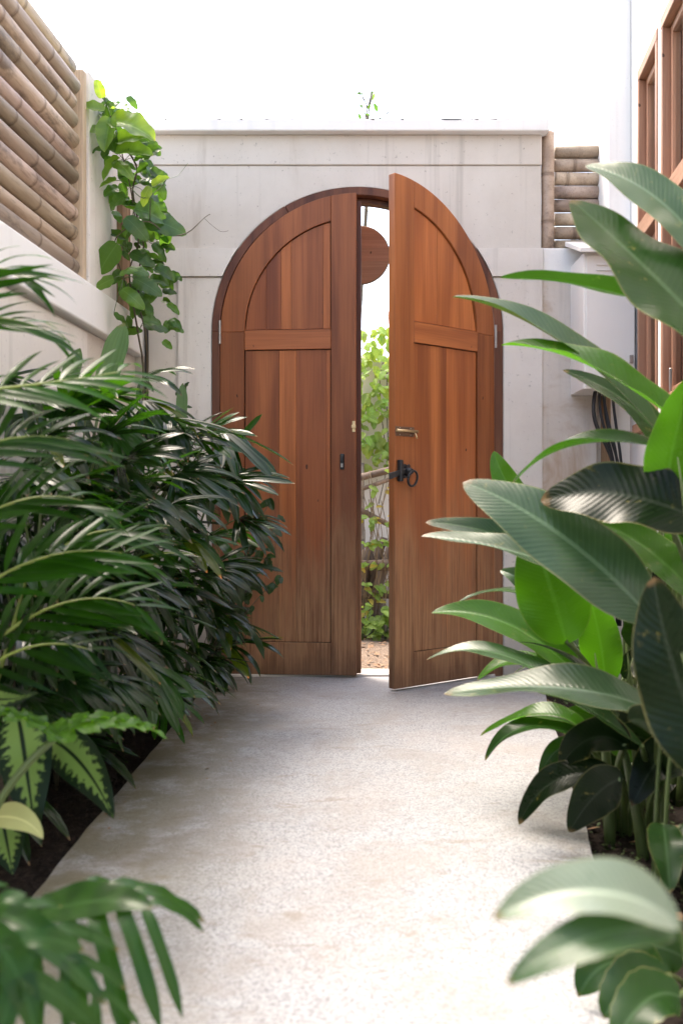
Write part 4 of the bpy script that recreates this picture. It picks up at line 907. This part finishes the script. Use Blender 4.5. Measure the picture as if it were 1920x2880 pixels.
def feather(parent, ctrl, L, npair, nrm, hang=0.25, base=None, tn=1.0, w_=1.0):
    pts = bez(ctrl, 26); nrm = Vector(nrm)
    pre = [base, base.lerp(pts[0], 0.6)] if base is not None else []
    fr = tube('frond', pre + pts, [0.0055] * len(pre) + [0.005 - 0.00015 * i for i in range(27)], YSTEM, parent, 5, (0.7, 0.9, 0.7))
    for i in range(npair):
        q = 0.08 + 0.92 * i / (npair - 1); k = q * 26; i0 = min(25, int(k)); p = pts[i0].lerp(pts[i0+1], k - i0); tg = (pts[i0+1] - pts[i0]).normalized()
        n2 = (nrm - tg * nrm.dot(tg)).normalized(); s = tg.cross(n2)
        for sd in (-1, 1):
            sw = 0.75 + 0.8 * q
            d = s * sd + tg * (sw + random.uniform(-.12, .12)) + n2 * random.uniform(-0.05, 0.22) + Vector((0, 0, -hang))
            l = L * (0.6 + 0.55 * math.sin(math.pi * min(1, 0.18 + q * 0.75))) * random.uniform(0.9, 1.1)
            c = tn * random.uniform(0.8, 1.2)
            o = link('leaflet', random.choice(PL), fr, orient(p, d, n2 + s * sd * 0.25, l, parent, w_ * random.uniform(0.85, 1.15))); o.color = (c, c, c, 1)
    return fr
fp = thing('feather_palm', 'feathery palm with blurred fronds fanning across the white ledge', 'palm', (-0.90, 2.15, SZ), 0, 'feather palms at the left wall'); fb0 = Vector((-0.90, 2.15, 0.5))
feather(fp, [V(-170, 800, 2.0), V(-100, 640, 2.0), V(-30, 580, 2.05), V(70, 640, 2.05)], 0.16, 9, (0.1, -0.6, 0.8), 0.1, fb0, 1.3)
feather(fp, [V(-120, 910, 1.95), V(0, 890, 2.0), V(140, 880, 2.05), V(270, 855, 2.15)], 0.18, 9, (0.0, -0.6, 0.8), -0.1, fb0, 1.5)
feather(fp, [V(-140, 760, 2.1), V(-60, 720, 2.1), V(20, 720, 2.15), V(110, 760, 2.2)], 0.16, 9, (0.0, -0.6, 0.8), 0.05, fb0, 1.2)
feather(fp, [V(-120, 1080, 1.9), V(-40, 1010, 1.95), V(50, 990, 2.0), V(160, 1010, 2.05)], 0.18, 9, (0.1, -0.55, 0.85), 0.0, fb0, 0.9)
for k in range(3): tube('cane', bez([Vector((-0.93 + 0.04*k, 2.1 + 0.06*k, SZ)), Vector((-0.92 + .03*k, 2.12, 0.4)), Vector((-0.90, 2.15, 0.62 + 0.1*k))], 6), 0.010, CANE, fp, 7)
fp2 = thing('feather_palm', 'dark feathery palm low over the bed, fronds reaching towards the path', 'palm', (-0.88, 2.45, SZ), 0, 'feather palms at the left wall'); fb1 = Vector((-0.88, 2.45, 0.3))
feather(fp2, [V(-80, 1380, 2.1), V(30, 1290, 2.15), V(150, 1250, 2.2), V(280, 1270, 2.25)], 0.19, 11, (0.1, -0.55, 0.8), -0.05, fb1, 1.2)
feather(fp2, [V(-20, 1480, 2.2), V(90, 1390, 2.25), V(200, 1350, 2.3), V(310, 1390, 2.3)], 0.18, 10, (0.1, -0.55, 0.8), 0.05, fb1, 1.0)
feather(fp2, [V(-80, 1580, 2.15), V(10, 1490, 2.15), V(100, 1460, 2.2), V(200, 1490, 2.2)], 0.15, 8, (0.1, -0.6, 0.7), 0.25, fb1, 0.6)
feather(fp2, [V(-100, 1240, 2.1), V(-20, 1160, 2.1), V(80, 1120, 2.15), V(190, 1150, 2.2)], 0.18, 10, (0.0, -0.5, 0.85), 0.0, fb1, 1.1)
feather(fp2, [V(60, 1330, 2.6), V(160, 1220, 2.6), V(260, 1190, 2.65), V(370, 1240, 2.7)], 0.18, 10, (0.0, -0.5, 0.85), 0.0, fb1, 0.9)
for k in range(3): tube('cane', bez([Vector((-0.92 + 0.05*k, 2.4 + 0.05*k, SZ)), Vector((-0.90 + .03*k, 2.43, 0.2)), Vector((-0.88, 2.45, 0.34 + 0.05*k))], 6), 0.009, CANE, fp2, 7)
# tall ribbed young leaf beside the vine
rl = thing('ribbed_leaf_plant', 'young palm with one broad ribbed upright leaf below the vine', 'palm', (-1.02, 3.75, SZ))
RIB = mat_leaf('ribbed_leaf', (0.035, 0.075, 0.03), (0.06, 0.12, 0.045), (0.16, 0.32, 0.06), 0.38, tmix=0.3, mid=0.2, pleat=6)
for c, wd in (([(225, 960, 3.6), (240, 880, 3.6), (262, 810, 3.6), (286, 742, 3.62)], 0.085), ([(150, 960, 3.4), (150, 900, 3.4), (160, 850, 3.4), (185, 800, 3.4)], 0.06), ([(410, 1040, 3.9), (415, 980, 3.9), (418, 930, 3.9), (420, 880, 3.92)], 0.045)):
    ct = [V(*q) for q in c]; big_leaf(rl, ct, wd, Vector((0.2, -0.95, 0.2)), RIB, 0.12, kind='blade', n=16, nc=12, rip=0, wav=0); stalk(rl, Vector((-1.02, 3.75, SZ)), ct[0], 0.008, 0.006)
sh = canon('blade', 0.11, 0.2, 0.3, RHAP, 8, 4)
o_ = thing('palm_shoot', 'single upright palm shoot pointing up against the nearly shut door leaf', 'palm', (-0.78, 4.30, SZ))
tp = V(530, 1035, 4.2); tube('stalk', bez([Vector((-0.78, 4.3, SZ)), Vector((-0.72, 4.25, 0.6)), tp], 8), 0.005, GSTEM, o_, 6)
link('leaflet', sh, o_, orient(tp, V(598, 948, 4.15) - tp, Vector((-0.3, -0.9, 0.3)), (V(598, 948, 4.15) - tp).length, o_, 1.3), (1.2, 1.3, 1))

# variegated dumb cane
dp = thing('variegated_plant', 'dumb cane with dark leaves marked pale yellow-green, low at the path edge', 'plant', (-0.80, 2.25, SZ))
for c, wd, nn in (([(40, 1640, 2.15), (55, 1690, 2.1), (60, 1780, 2.05), (85, 1920, 2.02)], 0.125, Vector((0.1, -0.95, 0.3))), ([(120, 1700, 2.2), (165, 1720, 2.15), (220, 1780, 2.1), (262, 1882, 2.08)], 0.10, Vector((-0.25, -0.85, 0.5))),
                  ([(0, 1850, 2.1), (10, 1900, 2.08), (20, 1950, 2.05), (30, 2010, 2.03)], 0.09, Vector((0.1, -0.95, 0.3))), ([(-40, 1600, 2.2), (-20, 1600, 2.2), (10, 1620, 2.15), (90, 1590, 2.1)], 0.09, Vector((0, -0.6, 0.8)))):
    ct = [V(*q) for q in c]; big_leaf(dp, ct, wd, nn, DIEF, 0.12, -0.1, 0.05, 'ovate', 22, 8, 0); stalk(dp, Vector((-0.80, 2.25, SZ)), ct[0], 0.010, 0.005, CANE)
ct = [V(-30, 1880, 2.0), V(20, 1870, 1.98), V(70, 1875, 1.96), V(100, 1928, 1.95)]
big_leaf(dp, ct, 0.06, Vector((0.1, -0.7, 0.7)), mat_leaf('yellowing_leaf', (0.42, 0.45, 0.18), (0.5, 0.52, 0.22), (0.4, 0.42, 0.12), 0.45, tmix=0.3), 0.2, n=16, nc=6, rip=0, kind='ovate')
stalk(dp, Vector((-0.80, 2.25, SZ)), ct[0], 0.006, 0.004)

# lobed philodendron leaves
def lobed(parent, ctrl, width, nrm, nl, base, mat=PHIL, hang=0.3, lobew=0.30, tn=1.0, sweep=0.55, lk='blade'):
    pts = bez(ctrl, 30); nrm = Vector(nrm); L = sum((pts[i+1]-pts[i]).length for i in range(30)); parts = []
    def mb_(rb): parts.append(rb)
    mb_(ribbon(pts, nrm, width * 0.34, 'paddle', 0.15, 0, 4, 0.1, 5))
    for i in range(nl):
        q = 0.08 + 0.84 * i / (nl - 1); k = q * 30; i0 = min(29, int(k)); p = pts[i0].lerp(pts[i0+1], k - i0); tg = (pts[i0+1] - pts[i0]).normalized()
        n2 = (nrm - tg * nrm.dot(tg)).normalized(); s = tg.cross(n2)
        for sd in (-1, 1):
            l = width * 0.62 * (0.45 + 0.6 * math.sin(math.pi * min(1, 0.2 + q * 0.72))) * random.uniform(0.85, 1.15)
            d = (s * sd + tg * (sweep * (q - 0.15) * 1.6 + 0.1) ).normalized()
            a0 = p; a1 = p + d * l * 0.5 + n2 * 0.02 * l; a2 = p + d * l + Vector((0, 0, -hang * l)) + tg * l * 0.15
            mb_(ribbon(bez([a0, a1, a2], 10), n2 + Vector((0, 0, 0.2)), l * lobew * random.uniform(0.85, 1.2), lk, 0.12, 0, 4, 0.25, 4, ph=random.uniform(0, 6)))
    V_, F_, U_ = [], [], []
    for v, f, uv in parts:
        o = len(V_); V_ += v; F_ += [tuple(a + o for a in q) for q in f]; U_ += uv
    me = mesh('leaf', shift(V_, parent), F_, mat, U_, True); link('leaf', me, parent, None, (tn, tn, tn))
    stalk(parent, base, pts[0], 0.008, 0.006)
ph = thing('lobed_philodendron', 'philodendron with deeply cut leaves spreading low over the path', 'plant', (-0.72, 1.3, SZ))
pb = Vector((-0.72, 1.3, SZ))
lobed(ph, [V(0, 2150, 1.45), V(120, 2070, 1.42), V(250, 2050, 1.4), V(352, 2085, 1.38)], 0.21, (0.1, -0.5, 0.85), 6, pb, hang=0.8, lobew=0.19, tn=0.9, sweep=0.9)
lobed(ph, [V(-80, 2080, 1.3), V(40, 2090, 1.28), V(130, 2160, 1.25), V(245, 2310, 1.22)], 0.13, (0.3, -0.7, 0.65), 5, pb, hang=0.5, lobew=0.20, tn=1.2, sweep=1.1)
lobed(ph, [V(-60, 2130, 1.2), V(0, 2150, 1.18), V(50, 2220, 1.16), V(90, 2400, 1.14)], 0.14, (0.15, -0.85, 0.5), 4, pb, hang=0.4, lobew=0.28, tn=1.0, sweep=1.0)
ph2 = thing('lobed_philodendron', 'philodendron with a single bright wavy leaf held above the dumb cane', 'plant', (-0.74, 1.95, SZ))
BRIGHT = mat_leaf('bright_lobed_leaf', (0.03, 0.095, 0.008), (0.05, 0.13, 0.01), (0.14, 0.36, 0.012), 0.35, tmix=0.42, mid=0.4, spec=0.25)
lobed(ph2, [V(130, 1690, 1.98), V(170, 1650, 2.0), V(250, 1640, 2.02), V(330, 1665, 2.05)], 0.14, (0.05, -0.06, 1.0), 5, Vector((-0.76, 1.9, SZ)), BRIGHT, 0.12, 0.6, 1.0, 0.9, 'lance')
lobed(ph2, [V(135, 1690, 1.98), V(90, 1650, 1.97), V(30, 1630, 1.95), V(-60, 1640, 1.93)], 0.11, (-0.05, -0.06, 1.0), 5, Vector((-0.76, 1.92, SZ)), BRIGHT, 0.12, 0.6, 1.0, 0.9, 'lance')

# ------------------------------------------------------------------ vines
def vine_leaf_meshes(mat):
    return [canon('heart', w_, b, fo, mat, 14, 6, cu_, wv) for w_, b, fo, cu_, wv in ((0.62, 0.5, 0.15, -0.15, 0.10), (0.70, 0.8, 0.3, 0.0, 0.14), (0.55, 1.1, 0.12, -0.25, 0.14), (0.66, 0.2, 0.4, 0.1, 0.10))]
VL = vine_leaf_meshes(VINE); GL = vine_leaf_meshes(GARD)
random.seed(33)
vn = thing('climbing_vine', 'leafy green vine climbing the corner beside the bamboo fence', 'vine', (-1.0, 4.5, SZ))
sp = [(330, 880, 4.75), (318, 770, 4.72), (305, 690, 4.68), (298, 620, 4.62), (318, 560, 4.60), (310, 500, 4.55), (300, 430, 4.50), (285, 370, 4.45), (268, 300, 4.40), (245, 240, 4.35), (232, 185, 4.32)]
spv = [V(*q) for q in sp]
s0 = smooth_pts([Vector((-0.98, 4.72, SZ)), Vector((-0.97, 4.74, 0.8))] + spv); tube('stem', s0, [0.006 - 0.00009 * i for i in range(len(s0))], BARK, vn, 6)
s1 = smooth_pts([Vector((-0.97, 4.76, SZ)), Vector((-0.96, 4.76, 0.9))] + [p + Vector((random.uniform(-.05, .05), random.uniform(0, .08), 0)) for p in spv[:9]]); tube('stem', s1, 0.0045, BARK, vn, 6)
s2 = smooth_pts([spv[2], V(285, 640, 4.55), V(262, 560, 4.5), V(300, 520, 4.45), V(345, 510, 4.45), V(385, 540, 4.5), V(430, 535, 4.5), V(470, 500, 4.52), V(483, 492, 4.52)]); tube('runner', s2, [0.0028] * (len(s2) - 6) + [0.002] * 6, BARK, vn, 5)
tube('tendril', smooth_pts([V(470, 502, 4.52), V(490, 520, 4.52), V(508, 532, 4.52), V(525, 530, 4.52)]), 0.001, BARK, vn, 4)
tube('tendril', smooth_pts([V(355, 430, 4.4), V(385, 412, 4.42), V(410, 402, 4.44), V(432, 374, 4.45)]), 0.001, GSTEM, vn, 4)
s3 = smooth_pts([spv[6], V(300, 430, 4.38), V(330, 455, 4.36), V(370, 430, 4.38), V(382, 412, 4.38)]); tube('runner', s3, 0.0022, GSTEM, vn, 5)
def vleaf(p, d, nn, L, tn, yel=1.0, ms=VL, par=vn, stem=None):
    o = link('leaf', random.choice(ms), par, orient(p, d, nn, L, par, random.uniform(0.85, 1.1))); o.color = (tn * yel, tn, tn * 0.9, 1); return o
# leaves picked out of the photograph: x, y of the base, x, y of the tip, depth, tone, yellow; sun on the top leaves and inner shade are put into these
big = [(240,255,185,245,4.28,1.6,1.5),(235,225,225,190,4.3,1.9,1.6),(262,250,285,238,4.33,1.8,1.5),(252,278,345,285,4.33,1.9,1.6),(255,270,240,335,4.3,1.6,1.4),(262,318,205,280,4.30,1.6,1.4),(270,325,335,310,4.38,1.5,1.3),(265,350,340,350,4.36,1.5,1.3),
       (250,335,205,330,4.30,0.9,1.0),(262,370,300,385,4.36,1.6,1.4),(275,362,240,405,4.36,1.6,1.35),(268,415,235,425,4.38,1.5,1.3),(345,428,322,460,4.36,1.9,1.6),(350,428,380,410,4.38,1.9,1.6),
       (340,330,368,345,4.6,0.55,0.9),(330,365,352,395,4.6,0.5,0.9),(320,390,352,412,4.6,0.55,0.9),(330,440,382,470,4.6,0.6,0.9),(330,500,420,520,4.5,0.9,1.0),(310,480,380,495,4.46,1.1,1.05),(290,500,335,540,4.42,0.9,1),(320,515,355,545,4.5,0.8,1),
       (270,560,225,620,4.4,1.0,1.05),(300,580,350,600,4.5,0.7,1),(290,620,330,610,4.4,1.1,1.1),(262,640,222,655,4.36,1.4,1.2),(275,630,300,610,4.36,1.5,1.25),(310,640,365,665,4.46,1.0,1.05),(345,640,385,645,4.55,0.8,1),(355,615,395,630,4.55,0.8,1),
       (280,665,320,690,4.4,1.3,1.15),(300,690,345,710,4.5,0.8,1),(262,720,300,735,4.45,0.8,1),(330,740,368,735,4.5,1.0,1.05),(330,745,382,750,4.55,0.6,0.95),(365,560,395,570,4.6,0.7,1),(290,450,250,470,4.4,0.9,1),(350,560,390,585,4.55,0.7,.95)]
for x0, y0, x1, y1, Y, tn, ye in big:
    a = V(x0, y0, Y); b = V(x1, y1, Y + random.uniform(-0.06, 0.03)); d = b - a
    nn = Vector((random.uniform(-.3, .4), -0.75, random.uniform(0.3, 0.8)))
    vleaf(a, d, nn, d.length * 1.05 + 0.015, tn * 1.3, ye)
    q = min(spv + s2[::4], key=lambda p: (p - a).length); tube('leaf_stalk', bez([q, q.lerp(a, 0.5) + Vector((0, -0.01, 0.02)), a], 4), 0.0016, GSTEM, vn, 4)
for k in range(150):                                                   # shaded leaves further in
    i = random.uniform(1.2, 9.2); p = spv[int(i)].lerp(spv[int(i)+1], i % 1) ; wd = 0.15 * (1 - 0.45 * max(0, (i - 5) / 5))
    p = p + Vector((random.uniform(-wd*0.6, wd*1.1), random.uniform(-0.02, 0.12), random.uniform(-.06, .06)))
    d = Vector((random.uniform(-.6, 1), random.uniform(-.5, .1), random.uniform(-0.9, 0.2)))
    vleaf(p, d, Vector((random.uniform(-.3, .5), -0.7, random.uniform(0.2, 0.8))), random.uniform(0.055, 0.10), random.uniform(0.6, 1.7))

def leaf_wall(par, n, xr, zr, yf, L, tone, ms=GL, dens=None):
    for k in range(n):
        x = random.uniform(*xr); z = random.uniform(*zr)
        if dens and random.random() > dens(x, z): continue
        p = Vector((x, yf + random.uniform(-0.10, 0.04), z)); d = Vector((random.uniform(-.7, .7), random.uniform(-.5, -.1), random.uniform(-1, 0.1)))
        t_ = random.uniform(*tone); vleaf(p, d, Vector((random.uniform(-.4, .4), -0.75, random.uniform(0.3, 0.9))), random.uniform(*L), t_, random.uniform(0.9, 1.2), ms, par)
random.seed(44)
gc = thing('garden_creeper', 'bright green creeper hanging over the garden wall beyond the gate', 'creeper', (0.2, 7.40, 0))
gx = (P(930, 0, 7.3).x, P(1180, 0, 7.3).x)
leaf_wall(gc, 390, gx, (P(0, 1330, 7.3).z, P(0, 960, 7.3).z + 0.1), 7.37, (0.055, 0.10), (0.8, 1.3), GL, lambda x, z: 1.0 if z > 1.5 else (0.9 if x < 0.3 else 0.6))
for k in range(9):
    x = random.uniform(*gx); tube('stem', smooth_pts([Vector((x, 7.46, 2.02)), Vector((x + random.uniform(-.08, .08), 7.38, 1.85)), Vector((x + random.uniform(-.1, .1), 7.38, 1.4)), Vector((x + random.uniform(-.15, .15), 7.2, 0.9))]), 0.004, BARK, gc, 5)
gc2 = thing('fence_creeper', 'thin yellowing creeper straggling over the branch fence', 'creeper', (0.2, 6.95, 0))
for k in range(17):
    x = P(random.uniform(985, 1120), 0, 7).x; pts = smooth_pts([Vector((x, 7.0, random.uniform(0.9, 1.2))), Vector((x + random.uniform(-.1, .1), 6.94, 0.7)), Vector((x + random.uniform(-.12, .12), 6.96, 0.4)), Vector((x + random.uniform(-.15, .15), 7.0, random.uniform(0.0, 0.25)))])
    tube('stem', pts, 0.0028, mat_simple if False else BARK, gc2, 4, (2.2, 2.0, 1.8))
    for p in pts[1::2]:
        if random.random() < 0.75:
            ye = random.choice((1.0, 1.0, 1.1, 1.9)); vleaf(p, Vector((random.uniform(-1, 1), -0.4, random.uniform(-.6, .3))), Vector((0, -0.6, 0.8)) + rv(0.3), random.uniform(0.05, 0.085), random.uniform(0.8, 1.2), ye, GL, gc2)
for i, (px, n_) in enumerate(((1018, 12), (1050, 10), (1085, 12), (1062, 10))):
    wd_ = thing('garden_weed', 'low leafy weed at the foot of the branch fence', 'weed', (P(px, 0, 6.9).x, 6.85 + 0.05*i, -0.05), 0, 'weeds below the branch fence')
    b0 = Vector(wd_.location)
    for k in range(n_):
        p = b0 + Vector((random.uniform(-.08, .08), random.uniform(-.05, .05), random.uniform(0.04, 0.24))); tube('stem', [b0, b0.lerp(p, 0.6), p], 0.002, GSTEM, wd_, 4)
        vleaf(p, Vector((random.uniform(-1, 1), -0.5, random.uniform(-.4, .3))), Vector((0, -0.4, 0.9)) + rv(0.2), random.uniform(0.07, 0.13), random.uniform(0.8, 1.2), 1.05, GL, wd_)
# leafy twig high up beyond the wall
tw = thing('far_shrub', 'pale leafy shrub against the white house above the gate', 'shrub', (P(960, 0, 9.2).x, 9.2, -0.05))
tb = Vector(tw.location); tube('stem', [tb, P(1040, 420, 9.2), P(1030, 300, 9.2)], [0.03, 0.018, 0.006], BARK, tw, 6)
for k in range(30):
    y = random.uniform(235, 430); p = P(1035 + random.gauss(0, 12 + (y - 200) * 0.12), y, 9.2 + random.uniform(-.1, .1)); q = P(1036, min(430, y + 45), 9.2)
    tube('twig', [q, p], 0.005, BARK, tw, 4)
    vleaf(p, rv(1), Vector((0, -0.7, 0.7)) + rv(0.4), random.uniform(0.05, 0.10), 1.5, 1.0, VL, tw)

# small-leaved climber in front of the left leaf's hinge side
random.seed(55)
SLM = mat_leaf('small_leaf', (0.014, 0.034, 0.014), (0.028, 0.058, 0.022), (0.07, 0.17, 0.025), 0.4, tmix=0.3); SL = vine_leaf_meshes(SLM)
cs = thing('small_leaved_shrub', 'straggly small-leaved shrub in front of the nearly shut door leaf', 'shrub', (-0.70, 4.72, SZ))
cb = Vector(cs.location)
for x, y in ((620, 1150), (640, 1190), (610, 1290), (645, 1320), (590, 1350), (575, 1400), (560, 1450), (545, 1480), (570, 1340), (520, 1560), (500, 1540), (535, 1600), (600, 1230), (480, 1590), (555, 1530), (420, 890), (410, 905), (630, 1260)):
    tip = V(x, y, 4.72 + random.uniform(-0.08, 0.05)); m_ = cb.lerp(tip, 0.55); m_.z = tip.z + 0.06 if tip.z < 0.5 else m_.z + 0.1
    pts = bez([cb + Vector((random.uniform(-.06, .04), random.uniform(-.08, .02), 0)), m_, tip], 12); tube('twig', pts, 0.0022, BARK, cs, 5)
    for p in pts[4:]:
        for _ in range(random.choice((1, 2))):
            vleaf(p + rv(0.012), Vector((random.uniform(-.6, 1), random.uniform(-.7, .1), random.uniform(-.9, .3))), Vector((0.1, -0.7, 0.6)) + rv(0.3), random.uniform(0.035, 0.07), random.uniform(0.7, 1.3), 1.0, SL, cs)

# ------------------------------------------------------------------ litter and ground cover
random.seed(66)
def litter(name, n, fx, y0, y1, mat, s0_, s1_, z=-0.02, flat=False):
    v, f = [], []
    for k in range(n):
        y = random.uniform(y0, y1); xa, xb = fx(y); x = random.uniform(xa, xb); s = random.uniform(s0_, s1_); a = random.uniform(0, 6.28)
        t1 = Vector((math.cos(a), math.sin(a), random.uniform(-.3, .3))) * s; t2 = Vector((-math.sin(a), math.cos(a), random.uniform(-.4, .4))) * s * random.uniform(0.3, 0.8); c = Vector((x, y, z + s * 0.3)); o = len(v)
        up = Vector((0, 0, s * (0.15 if flat else 0.6)))
        v += [c - t1, c + t2 + up * 0.4, c + t1, c - t2 + up * 0.3, c + up]; f += [(o, o+1, o+4), (o+1, o+2, o+4), (o+2, o+3, o+4), (o+3, o, o+4)]
    o_ = solid(name, v, f, mat); o_['kind'] = 'stuff'; o_['label'] = {'soil_crumbs': 'dark soil crumbs and bits in the planting beds', 'leaf_litter': 'dry brown leaf litter on the dirt', 'ground_cover': 'tiny green ground cover on the soil'}[name]; o_['category'] = {'soil_crumbs': 'soil', 'leaf_litter': 'litter', 'ground_cover': 'ground cover'}[name]; return o_
litter('soil_crumbs', 2600, lambda y: (LW(y) + 0.0, LE(y) - 0.005), 1.2, 5.0, SOIL, 0.004, 0.016)
litter('soil_crumbs', 2600, lambda y: (RE(y) + 0.005, RW(y) - 0.02), 1.2, 5.0, SOIL, 0.004, 0.016)
litter('leaf_litter', 900, lambda y: (-0.6, 1.3), 5.6, 7.3, DRY, 0.008, 0.035, -0.045, True)
litter('leaf_litter', 90, lambda y: (RE(y) + 0.0, RW(y) - 0.1), 1.8, 4.9, DRY, 0.008, 0.025, -0.03, True)
litter('ground_cover', 1100, lambda y: (RE(y) - 0.01, RE(y) + 0.28), 2.0, 4.6, mat_simple('ground_cover_green', (0.07, 0.13, 0.03), 0.6), 0.004, 0.011, -0.025, True)
litter('leaf_litter', 34, lambda y: (LE(y) + 0.01, LE(y) + 0.30), 2.0, 4.6, DRY, 0.003, 0.010, 0.0, True)
